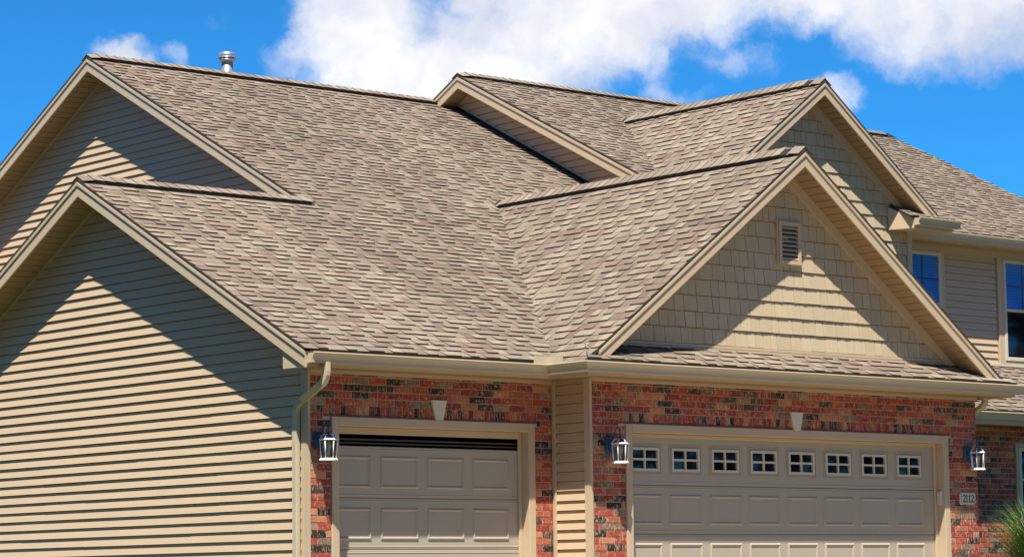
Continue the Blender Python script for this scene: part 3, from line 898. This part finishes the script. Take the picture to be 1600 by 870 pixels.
path = [(XE + .16, -P - .02, 2.76)] + bend((XE + .16, -P - .02, 2.70), (XE + .15, -P + .02, 2.62), (XE + .06, -P + .10, 2.58)) + [(XE + .035, -P + .13, 2.50), (XE + .03, -P + .135, GZ + .1)]
spout(path, (1, 0, 0), None)

# ---- brick walls --------------------------------------------------
BC = .0762; BL = .2265; JT = .0115
BP = [((.37, .055, .032), 6), ((.41, .078, .038), 6), ((.30, .040, .028), 5), ((.44, .120, .058), 4), ((.24, .036, .028), 3), ((.034, .022, .019), 5), ((.080, .045, .034), 3), ((.22, .135, .085), 3), ((.36, .23, .14), 2), ((.50, .20, .095), 3)]
BPX = [c for c, w in BP for _ in range(w)]
def brick_wall(name, y, x0, x1, z0, z1, openings, rowlocks, flip=False, dark=1.0):
    """faces -Y; openings: list of (xa,xb,zb) from the floor up to zb; rowlocks: (xa,xb,za,zb)"""
    mb = MB()
    xs = sorted(openings)
    cur = x0
    for xa, xb, zb in xs:
        if xa - cur > .01: mb.box(cur, xa, y + .008, y + .10, z0, z1)
        mb.box(xa, xb, y + .008, y + .10, zb, z1)
        cur = xb
    mb.box(cur, x1, y + .008, y + .10, z0, z1)
    wo = mb.build(name, MORTAR, house)
    def place(a, b, c, d):
        if b - a < .012 or d - c < .012: return
        col = jit(R.choice(BPX), .16)
        col = tuple(q * dark for q in col)
        bb = MB(); yy = y - R.uniform(-.0012, .0012)
        bb.bevbox(a, b, yy, y + .012, c, d, .0028, 0, col)
        q = [px((a, y, c)), px((b, y, c)), px((b, y, d)), px((a, y, d))]
        on = 1 if (q[0][0] < 1600 and q[1][0] > 0 and q[2][1] < 870 and min(t[1] for t in q) < 868) else 0
        brick_pool.append((abs(area(q)) * on, bb, wo))
    for xa, xb, za, zb in rowlocks:
        n = int(round((xb - xa) / .0745)); w = (xb - xa) / n
        for i in range(n):
            place(xa + i * w + JT / 2, xa + (i + 1) * w - JT / 2, za + JT / 2, zb - JT / 2)
    row = 0; z = z1 + .031 - BC
    while z > z0 - BC:
        x = x0 - (BL / 2 if row % 2 else 0) - .02
        while x < x1:
            a, b = max(x + JT / 2, x0 + .001), min(x + BL - JT / 2, x1 - .001)
            segs = [(a, b)] if b > a else []
            c, d = max(z + JT / 2, z0), min(z + BC - JT / 2, z1 + .012)
            for xa, xb, za, zb in [(o[0], o[1], z0, o[2]) for o in openings] + list(rowlocks):
                if d <= za + .02 or c >= zb - .02: continue
                ns = []
                for (p, q) in segs:
                    if q <= xa or p >= xb: ns.append((p, q)); continue
                    if p < xa - .0: ns.append((p, xa - JT * .6))
                    if q > xb + .0: ns.append((xb + JT * .6, q))
                segs = ns
            for p, q in segs: place(p, q, c, d)
            x += BL
        z -= BC; row += 1
    return wo
D1 = (.335, 3.112, 2.275)
D2 = (3.912, 9.292, 2.268)
bw1 = brick_wall('brick_wall', 0.0, XW + .011, XR - .03, GZ - .1, 2.740, [(D1[0], D1[1], D1[2])], [(D1[0] - .10, D1[1] + .04, D1[2] + .012, 2.395)])
bw2 = brick_wall('brick_wall', -P, XR + .0145, XE, GZ - .1, 2.740, [(D2[0], D2[1], D2[2])], [(D2[0] - .09, D2[1] + .07, D2[2] + .012, 2.390)])
# steel lintels
for (a, b, zt), yy in ((D1, 0), (D2, -P)):
    mb = MB(); mb.box(a - .09, b + .05, yy - .012, yy + .05, zt + .001, zt + .012); mb.build('lintel', mat('lintel_paint_%d' % (yy * 100), (.16, .035, .03), .6), house)
# keystones
for kx, wo, yy, zt in ((1.760, bw1, 0, 2.484), (6.625, bw2, -P, 2.472)):
    mb = MB(); zb_ = zt - .202
    A = [(kx - .048, yy - .028, zb_), (kx + .048, yy - .028, zb_), (kx + .098, yy - .028, zt), (kx - .098, yy - .028, zt)]
    A2 = [(kx - .054, yy - .016, zb_ - .005), (kx + .054, yy - .016, zb_ - .005), (kx + .105, yy - .016, zt + .005), (kx - .105, yy - .016, zt + .005)]
    mb.loft(A, A2); mb.loft(A2, [(x, yy + .01, z) for x, y, z in A2], back=False)
    mb.build('keystone', ROWL, wo)
# porch wall with a window
PW = 2.70
bw3 = brick_wall('brick_wall', PW, 10.0, 17.0, GZ - .1, 2.672, [(14.60, 15.75, 2.455)], [])

# ---- garage doors -------------------------------------------------
SEC = .5426
def door_trim(dim, yy, ydoor, open_top):
    xa, xb, zt = dim
    hs_ = .075 if open_top else .04
    f = .094
    mb = MB()
    mb.bevbox(xa, xa + f, yy - .014, ydoor + .05, GZ, zt, .005)
    mb.build('door_trim', TRIM, house)
    mb = MB(); mb.bevbox(xb - f, xb, yy - .014, ydoor + .05, GZ, zt, .005); mb.build('door_trim', TRIM, house)
    mb = MB(); mb.bevbox(xa + f + .0005, xb - f - .0005, yy - .0135, ydoor + .05, zt - f, zt, .005); mb.build('door_trim', TRIM, house)
    # stop moulding against the door
    s = .05
    mb = MB()
    mb.bevbox(xa + f + .001, xa + f + s, ydoor - .03, ydoor - .004, GZ, zt - f - .001, .006)
    mb.bevbox(xb - f - s, xb - f - .001, ydoor - .03, ydoor - .004, GZ, zt - f - .001, .006)
    mb.bevbox(xa + f + s, xb - f - s, ydoor - .03, ydoor - .004, zt - f - hs_, zt - f - .001, .006)
    mb.build('door_stop', TRIM, house)
def panel(xa, xb, za, zb, y):
    """embossed rib frame with a flat field"""
    mb = MB(); b1, b2 = .020, .040
    def rg(i, yy): return [(xa + i, yy, za + i), (xb - i, yy, za + i), (xb - i, yy, zb - i), (xa + i, yy, zb - i)]
    rings = [rg(0, y + .001), rg(b1 * .75, y - .013), rg(b1 * 1.05, y - .0135), rg(b2, y + .0005), rg(b2 + .012, y - .0015)]
    for a, b in zip(rings, rings[1:]): mb.loft(a, b, caps=False)
    mb.poly(rings[-1])
    return mb
def garage_door(name, xa, xb, yd, ztop, npan, windows, pitch, px0, label=None):
    door = bpy.data.objects.new(name, None); COL.objects.link(door); door.parent = house
    if label: door['label'] = label
    for k in range(4):
        z1_ = ztop - k * SEC; z0_ = z1_ - SEC + .004
        mb = MB(); mb.bevbox(xa, xb, yd, yd + .04, z0_, z1_, .006)
        # rolled rib lines next to the joint
        mb.bevbox(xa, xb, yd - .004, yd + .001, z0_ + .022, z0_ + .034, .003)
        mb.bevbox(xa, xb, yd - .004, yd + .001, z1_ - .036, z1_ - .026, .003)
        if k == 0 and windows:
            mb = MB()
            # section with openings: build as bars
            wz0, wz1 = z1_ - .39, z1_ - .12
            mb.box(xa, xb, yd, yd + .04, z0_, wz0); mb.box(xa, xb, yd, yd + .04, wz1, z1_)
            xs = [xa]
            for i in range(npan):
                wx0 = px0 + i * pitch; xs += [wx0, wx0 + .44]
            xs.append(xb)
            for i in range(0, len(xs), 2): mb.box(xs[i], xs[i + 1], yd, yd + .04, wz0, wz1)
            mb.bevbox(xa, xb, yd - .004, yd + .001, z0_ + .022, z0_ + .034, .003)
        mb.build('door_section', DOORM, door)
        for i in range(npan):
            wx0 = px0 + i * pitch
            if k == 0 and windows:
                wx1 = wx0 + .44; fr_ = .032
                mb = MB()
                for a, b, c, d in ((wx0, wx0 + fr_, wz0, wz1), (wx1 - fr_, wx1, wz0, wz1), (wx0 + fr_, wx1 - fr_, wz0, wz0 + fr_), (wx0 + fr_, wx1 - fr_, wz1 - fr_, wz1)):
                    mb.box(a + .003 * (a == wx0), b - .003 * (b == wx1), yd - .016, yd + .03, c + .003 * (c == wz0), d - .003 * (d == wz1))
                mx_, mz_ = (wx0 + wx1) / 2, (wz0 + wz1) / 2
                mb.box(mx_ - .012, mx_ + .012, yd - .012, yd + .008, wz0 + fr_, wz1 - fr_)
                mb.box(wx0 + fr_, mx_ - .0125, yd - .012, yd + .008, mz_ - .012, mz_ + .012)
                mb.box(mx_ + .0125, wx1 - fr_, yd - .012, yd + .008, mz_ - .012, mz_ + .012)
                mb.build('window_frame', WINFR, door)
                for a, b in ((wx0 + fr_, mx_ - .012), (mx_ + .012, wx1 - fr_)):
                    for c, d in ((wz0 + fr_, mz_ - .012), (mz_ + .012, wz1 - fr_)):
                        tl = R.uniform(-.0006, .0006); pn = MB()
                        pn.loft([(a, yd + .012 + tl, c), (b, yd + .012 - tl, c), (b, yd + .012 - tl, d), (a, yd + .012 + tl, d)], [(a, yd + .02, c), (b, yd + .02, c), (b, yd + .02, d), (a, yd + .02, d)])
                        pn.build('window_pane', PANE, door)
                # embossed outline round the window
                e = .030; mb = MB()
                for a, b, c, d in ((wx0 - e, wx0 - e + .008, wz0 - e, wz1 + e), (wx1 + e - .008, wx1 + e, wz0 - e, wz1 + e), (wx0 - e + .008, wx1 + e - .008, wz0 - e, wz0 - e + .008), (wx0 - e + .008, wx1 + e - .008, wz1 + e - .008, wz1 + e)):
                    mb.box(a, b, yd - .007, yd + .001, c, d)
                mb.build('panel', DOORM, door)
            else:
                wpan = pitch * .815
                o_ = (.44 - wpan) / 2 if windows else 0
                pz0 = z0_ + .098; pz1 = z1_ - .100
                panel(wx0 + o_, wx0 + o_ + wpan, pz0, pz1, yd).build('panel', DOORM, door)
    return door
YD1, YD2 = .13, -P + .13
door_trim(D1, 0, YD1, True)
door_trim(D2, -P, YD2, False)
garage_door('garage_door', D1[0] + .096, D1[1] - .096, YD1, 1.982, 4, False, .6304, 1.066 - .6304, 'single garage door with raised panels and a dark gap above')
garage_door('garage_door', D2[0] + .096, D2[1] - .096, YD2, 2.142, 8, True, .6275, 4.094, 'wide double garage door with a row of small windows')
# dark garage interiors
mb = MB()
mb.box(.12, XR - .1, 1.2, 1.25, GZ, 2.9); mb.box(.12, .17, .115, 1.2, GZ, 2.9); mb.box(XR - .15, XR - .1, .115, 1.2, GZ, 2.9); mb.box(.12, XR - .1, .13, 1.2, 2.55, 2.6)
mb.build('garage_interior', INTER, house)
mb = MB(); mb.box(D1[0] + .1, D1[1] - .1, YD1 + .03, YD1 + .06, 2.045, 2.062); mb.box(D1[0] + .1, D1[1] - .1, YD1 + .02, YD1 + .05, 2.008, 2.022)
mb.build('top_rail', mat('rail_steel', (.07, .058, .045), .6), house)

# ---- upper windows and the porch window ----------------------------
def window(x0, x1, z0, z1, y, pane, casing, blind=True, sash=True, cas_m=TRIM):
    w = bpy.data.objects.new('window', None); COL.objects.link(w); w.parent = house
    c = casing
    mb = MB()
    for a, b, p, q in ((x0 - c, x0 - .001, z0 - c * .6, z1 + c), (x1 + .001, x1 + c, z0 - c * .6, z1 + c), (x0 - .001, x1 + .001, z0 - c * .6, z0 - .001), (x0 - .001, x1 + .001, z1 + .001, z1 + c)):
        mb.bevbox(a, b, y - .022, y + .02, p, q, .004)
    mb.build('casing', cas_m, w)
    f = .058; mb = MB()
    for a, b, p, q in ((x0, x0 + f, z0, z1), (x1 - f, x1, z0, z1), (x0 + f, x1 - f, z0, z0 + f), (x0 + f, x1 - f, z1 - f, z1)):
        mb.bevbox(a, b, y - .034, y + .015, p, q, .006)
    zm = (z0 + z1) / 2
    if sash: mb.bevbox(x0 + f, x1 - f, y - .026, y + .01, zm - .022, zm + .022, .004)
    mb.build('frame', WINFR, w)
    lo = MB(); lo.box(x0 + f, x1 - f, y + .004, y + .012, z0 + f, zm - .022); lo.build('pane', PANE, w)
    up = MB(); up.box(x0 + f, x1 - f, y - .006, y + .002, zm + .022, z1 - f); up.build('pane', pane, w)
    mb = MB(); mx_ = (x0 + x1) / 2; zc = (zm + z1) / 2 - .02
    mb.box(mx_ - .011, mx_ + .011, y - .012, y - .0065, zm + .022, z1 - f); mb.box(x0 + f, mx_ - .0115, y - .012, y - .0065, zc - .010, zc + .010); mb.box(mx_ + .0115, x1 - f, y - .012, y - .0065, zc - .010, zc + .010)
    mb.build('muntin', mat('muntin_blue', (.02, .05, .13), .4) if blind else WINFR, w)
    return w
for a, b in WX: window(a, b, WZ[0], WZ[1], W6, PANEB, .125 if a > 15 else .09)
window(14.66, 15.69, .62, 2.40, PW, PANE, .055, blind=False)
mb = MB(); mb.box(15.2, 18.3, W6 - .03, W6, 3.70, 3.735); mb.build('flashing', WINFR, house)

# ---- put bricks and shingles into the scene -----------------------
def flush(pool, single, many, mats, limit):
    order = sorted(range(len(pool)), key=lambda i: -pool[i][0])
    top = set(order[:limit])
    rest = {}
    for i, (a, mb, par) in enumerate(pool):
        if i in top: mb.build(single, mats, par, colors=True)
        else:
            rest.setdefault(par.name, (par, MB()))[1].add(mb)
    for par, mb in rest.values():
        o = mb.build(many, mats, par, colors=True); o['kind'] = 'stuff'
flush(brick_pool, 'brick', 'bricks', [BRICK], 300)
flush(shingle_pool, 'shingle', 'shingles', [SHIN, DARK], 300)

# ------------------------------------------------------------------ wall lanterns
def lantern(x, y, zb, label):
    """zb: bottom of the lantern body; wall face at y"""
    o = empty('wall_lantern', label, 'lantern', (x, y, zb), 'lanterns beside the garage doors')
    D = .180                                     # body centre to wall
    cx, cy = 0.0, -D
    bp = MB()
    pts = [(-.045, .12), (.045, .12), (.062, .15), (.062, .27), (.045, .30), (-.045, .30), (-.062, .27), (-.062, .15)]
    bp.loft([(px_ * .8, -.028, .205 + (z - .205) * .85) for px_, z in pts], [(px_, -.012, z) for px_, z in pts])
    bp.loft([(px_, -.012, z) for px_, z in pts], [(px_, .004, z) for px_, z in pts], back=True)
    bp.build('backplate', NAVY, o)
    arm = MB()
    path = [(0, -.02, .20), (0, -.06, .24), (0, -.085, .32), (0, -.11, .375), (0, -.145, .395), (0, -D, .375), (0, -D, .33), (0, -D, .292)]
    arm.tube(path, .0085, 8)
    loop = [(0, -.062 + .026 * math.cos(t), .305 + .030 * math.sin(t)) for t in [i * math.pi / 6 for i in range(11)]]
    arm.tube(loop, .006, 6)
    arm.build('arm', NAVY, o, smooth=True)
    cap = MB()
    cap.lathe([(.004, .305), (.014, .300), (.018, .285), (.030, .278), (.034, .268)], cx, cy, 12)
    cap.build('finial', NAVY, o, smooth=True)
    n = 6
    def ring(r, z, ph=math.pi / 6): return [(cx + r * math.cos(2 * math.pi * j / n + ph), cy + r * math.sin(2 * math.pi * j / n + ph), z) for j in range(n)]
    ribs = MB(); A, B = ring(.030, .272), ring(.090, .222)
    for a, b in zip(A, B):
        m_ = ((a[0] + b[0]) / 2 + (b[0] - cx) * .10, (a[1] + b[1]) / 2 + (b[1] - cy) * .10, (a[2] + b[2]) / 2 + .008)
        ribs.tube([a, m_, b], .006, 6)
    ribs.build('roof_rib', WHITE, o, smooth=True)
    rim = MB(); rim.loft(ring(.104, .213), ring(.094, .226)); rim.loft(ring(.092, .207), ring(.104, .213)); rim.build('rim', WHITE, o)
    base = MB(); base.loft(ring(.098, .0), ring(.098, .010)); base.loft(ring(.098, .010), ring(.084, .024)); base.build('base', WHITE, o)
    posts = MB()
    for a, b in zip(ring(.076, .022), ring(.090, .210)): posts.tube([a, b], .0058, 6)
    posts.build('post', WHITE, o, smooth=True)
    gl = MB(); gl.loft(ring(.071, .022), ring(.085, .208), caps=False); gl.build('glass', CLEAR, o)
    rg = MB(); rg.loft(ring(.028, .268), ring(.086, .222), caps=False); rg.build('roof_glass', CLEAR, o)
    bulb = MB()
    bulb.lathe([(.0, .185), (.016, .182), (.027, .168), (.031, .150), (.027, .130), (.015, .110), (.012, .095), (.012, .024), (.0, .024)], cx, cy, 14)
    bulb.build('bulb', WHITE, o, smooth=True)
    return o
lantern(.165, -.004, 1.805, 'white wall lantern on brick left of the single garage door, beside the downspout')
lantern(3.665, -P - .004, 1.815, 'white wall lantern on the brick pier between the two garage doors')
lantern(9.635, -P - .004, 1.845, 'white wall lantern on brick pier above the house number plaque')

# ------------------------------------------------------------------ house number plaque
pl = empty('house_number_plaque', 'cream house number plaque reading 2112 on the brick pier', 'plaque', (9.62, -P, 1.5))
mb = MB()
w, h, c = .145, .078, .022
ringp = [(-w + c, -h), (w - c, -h), (w, -h + c), (w, h - c), (w - c, h), (-w + c, h), (-w, h - c), (-w, -h + c)]
mb.loft([(x * .97, -.022, z * .95) for x, z in ringp], [(x, -.014, z) for x, z in ringp]); mb.loft([(x, -.014, z) for x, z in ringp], [(x, .004, z) for x, z in ringp])
mb.build('plate', PLAQ, pl)
mb = MB()
for i in range(8):
    a, b = ringp[i], ringp[(i + 1) % 8]
    k0, k1 = .90, .87
    A = [(a[0] * k0, -.0235, a[1] * k0), (b[0] * k0, -.0235, b[1] * k0), (b[0] * k1, -.0235, b[1] * k1 * .99), (a[0] * k1, -.0235, a[1] * k1 * .99)]
    mb.loft(A, [(x, -.0215, z) for x, y, z in A])
mb.build('border_line', BLACKP, pl)
def stroke(mb, pts, ws, y0=-.0245, y1=-.0215):
    n = len(pts)
    L, Rr = [], []
    for i, (x, z) in enumerate(pts):
        tx = pts[min(i + 1, n - 1)][0] - pts[max(i - 1, 0)][0]; tz = pts[min(i + 1, n - 1)][1] - pts[max(i - 1, 0)][1]
        l = math.hypot(tx, tz) or 1
        L.append((x - tz / l * ws[i] / 2, z + tx / l * ws[i] / 2)); Rr.append((x + tz / l * ws[i] / 2, z - tx / l * ws[i] / 2))
    for i in range(n - 1):
        q = [L[i], L[i + 1], Rr[i + 1], Rr[i]]
        mb.loft([(x, y0, z) for x, z in q], [(x, y1, z) for x, z in q])
def digit(ch, ox):
    mb = MB()
    if ch == '1':
        stroke(mb, [(ox, -.044), (ox, .046)], [.016, .016])
        stroke(mb, [(ox - .016, .030), (ox - .002, .044)], [.006, .008])
        stroke(mb, [(ox - .017, -.044), (ox + .017, -.044)], [.007, .007])
    else:
        pts = [(ox - .020, .022)] + [(ox + .0205 * math.cos(t), .024 + .021 * math.sin(t)) for t in [math.pi * (1 - k / 6) for k in range(1, 7)]] + [(ox + .016, .008), (ox + .002, -.014), (ox - .016, -.034)]
        ws = [.014, .010, .009, .009, .012, .015, .016, .015, .011, .007]
        stroke(mb, pts, ws)
        stroke(mb, [(ox - .023, -.040), (ox - .004, -.037), (ox + .012, -.042), (ox + .024, -.036)], [.008, .013, .013, .009])
        stroke(mb, [(ox + .023, -.042), (ox + .024, -.024)], [.007, .004])
    mb.build('numeral', BLACKP, pl)
for ch, ox in zip('2112', (-.078, -.026, .026, .078)): digit(ch, ox)

# ------------------------------------------------------------------ keypad on the jamb
kp = empty('garage_keypad', 'small pale keypad box on the jamb of the double garage door', 'keypad', (D2[1] - .094, YD2 - .065, 1.42))
mb = MB(); mb.loft([(-.030, -.026, .0), (-.030, .026, .0), (-.030, .026, .165), (-.030, -.026, .165)], [(.006, -.034, -.006), (.006, .034, -.006), (.006, .034, .172), (.006, -.034, .172)])
mb.build('housing', mat('keypad_plastic', (.58, .54, .46), .45), kp)
mb = MB(); mb.box(-.0335, -.0295, -.022, .022, .02, .15); mb.build('cover', WINFR, kp)

# ------------------------------------------------------------------ flue pipe behind the main ridge
fp = empty('flue_pipe', 'galvanised flue pipe with a round rain cap rising behind the long roof ridge', 'flue', (5.36, 9.30, 7.66))
mb = MB(); mb.lathe([(.084, .0), (.084, .392), (.078, .392)], 0, 0, 24); mb.build('pipe', GALV, fp, smooth=True)
mb = MB(); mb.lathe([(.0, .508), (.10, .508), (.121, .502), (.126, .492), (.126, .472), (.128, .468), (.126, .464), (.126, .430), (.129, .426), (.121, .428), (.118, .490), (.0, .494)], 0, 0, 28); mb.build('cap', GALV, fp, smooth=True)
mb = MB(); mb.lathe([(.084, .372), (.108, .384), (.124, .396), (.126, .402), (.118, .400), (.084, .386)], 0, 0, 24); mb.build('skirt', GALV, fp, smooth=True)
for k in range(4):
    a = k * math.pi / 2 + .4
    mb = MB(); mb.tube([(.118 * math.cos(a), .118 * math.sin(a), .39), (.122 * math.cos(a), .122 * math.sin(a), .435)], .008, 6); mb.build('bracket', GALV, fp)
mb = MB(); mb.lathe([(.16, -.10), (.15, .0), (.09, .09), (.085, .10)], 0, 0, 24); mb.build('boot', GALV, fp, smooth=True)

# ------------------------------------------------------------------ ornamental grass
def grass(x, y, n, hgt, spread, label, cols, seed):
    rr = random.Random(seed)
    z0 = ground_z(x, y)
    o = empty('ornamental_grass', label, 'grass', (x, y, z0))
    mb = MB()
    for i in range(n):
        a = rr.uniform(0, 2 * math.pi); r0 = rr.uniform(0, .16)
        bx, by = r0 * math.cos(a), r0 * math.sin(a)
        a += rr.uniform(-.5, .5)
        L = hgt * rr.uniform(.65, 1.08); out = spread * rr.uniform(.25, 1.0); w = rr.uniform(.0055, .0095)
        c = jit(rr.choice(cols), .2)
        dx, dy = math.cos(a), math.sin(a); sx_, sy_ = -dy * w, dx * w
        prev = None
        for k in range(7):
            t = k / 6
            hx = out * (t ** 1.8); hz = L * (t - .28 * t ** 3 * (out / spread + .3))
            ww = (1 - t ** 2.2) + .04
            p = ((bx + dx * hx + sx_ * ww, by + dy * hx + sy_ * ww, hz), (bx + dx * hx - sx_ * ww, by + dy * hx - sy_ * ww, hz))
            if prev: mb.poly([prev[0], prev[1], p[1], p[0]], 0, c)
            prev = p
    b = mb.build('blades', BLADE, o, colors=True); b['kind'] = 'stuff'
    return o
GC = [(.11, .22, .035), (.15, .27, .05), (.08, .18, .03), (.20, .30, .08), (.22, .25, .09)]
grass(12.52, .55, 1700, 1.95, 1.0, 'lush bright green ornamental grass clump growing in front of the porch window', GC, 3)
grass(12.10, 1.75, 420, 1.55, .55, 'sparse shaded ornamental grass against the dark porch brick wall', GC, 5)

# ------------------------------------------------------------------ unseen trees: street rows mirrored in windows; height and side rows block sky fill
def unseen_tree_belt():
    rr = random.Random(11)
    mb = MB()
    spots = []
    for x in range(-60, 75, 7):
        for y, h in ((-43, 21), (-52, 27)):  # made tall to cut low sky light on the front walls
            spots.append((x + rr.uniform(-2, 2), y + rr.uniform(-2.5, 2.5), h * rr.uniform(.8, 1.1)))
    for y in range(-12, 30, 6):
        for x, h in ((-19, 16), (-27, 19)):  # side rows added out of view to keep sky light off the left walls
            spots.append((x + rr.uniform(-1, 1), y + rr.uniform(-2, 2), h * rr.uniform(.85, 1.08)))
    for x, y, h in spots:
        z0 = ground_z(x, y)
        mb.tube([(x, y, z0 - .1), (x + .1, y, z0 + h * .3), (x - .1, y + .1, z0 + h * .75)], [.28, .2, .07], 7, 1)
        for k in range(5):
            a = rr.uniform(0, 6.28); zz = z0 + h * rr.uniform(.3, .6)
            mb.tube([(x, y, zz), (x + 1.8 * math.cos(a), y + 1.8 * math.sin(a), zz + 1.6)], [.09, .03], 5, 1)
        rx = h * rr.uniform(.26, .32)
        for k in range(640):
            while True:
                u, v, w = rr.uniform(-1, 1), rr.uniform(-1, 1), rr.uniform(-1, 1)
                if .25 < u * u + v * v + w * w < 1: break
            c = Vector((x + u * rx, y + v * rx, z0 + h * .58 + w * h * .42))
            a = Vector((rr.uniform(-1, 1), rr.uniform(-1, 1), rr.uniform(-1, 1))).normalized()
            b = a.cross(Vector((rr.uniform(-1, 1), rr.uniform(-1, 1), rr.uniform(-1, 1)))).normalized()
            q = rr.uniform(.42, .72)
            mb.poly([c - a * q, c + b * q * .6, c + a * q, c - b * q * .6], 0)
    me = mb
    o = me.build('unseen_tree_belt', [mat('leaf_green', (.055, .085, .022), .7, nscale=.6, namt=.6, ncol=(.035, .06, .015)), mat('bark_brown', (.09, .065, .045), .9)])
    o['kind'] = 'stuff'; o['label'] = 'unseen belt of leafy trees added to block low sky light, street rows mirrored in the windows'; o['category'] = 'trees'
unseen_tree_belt()
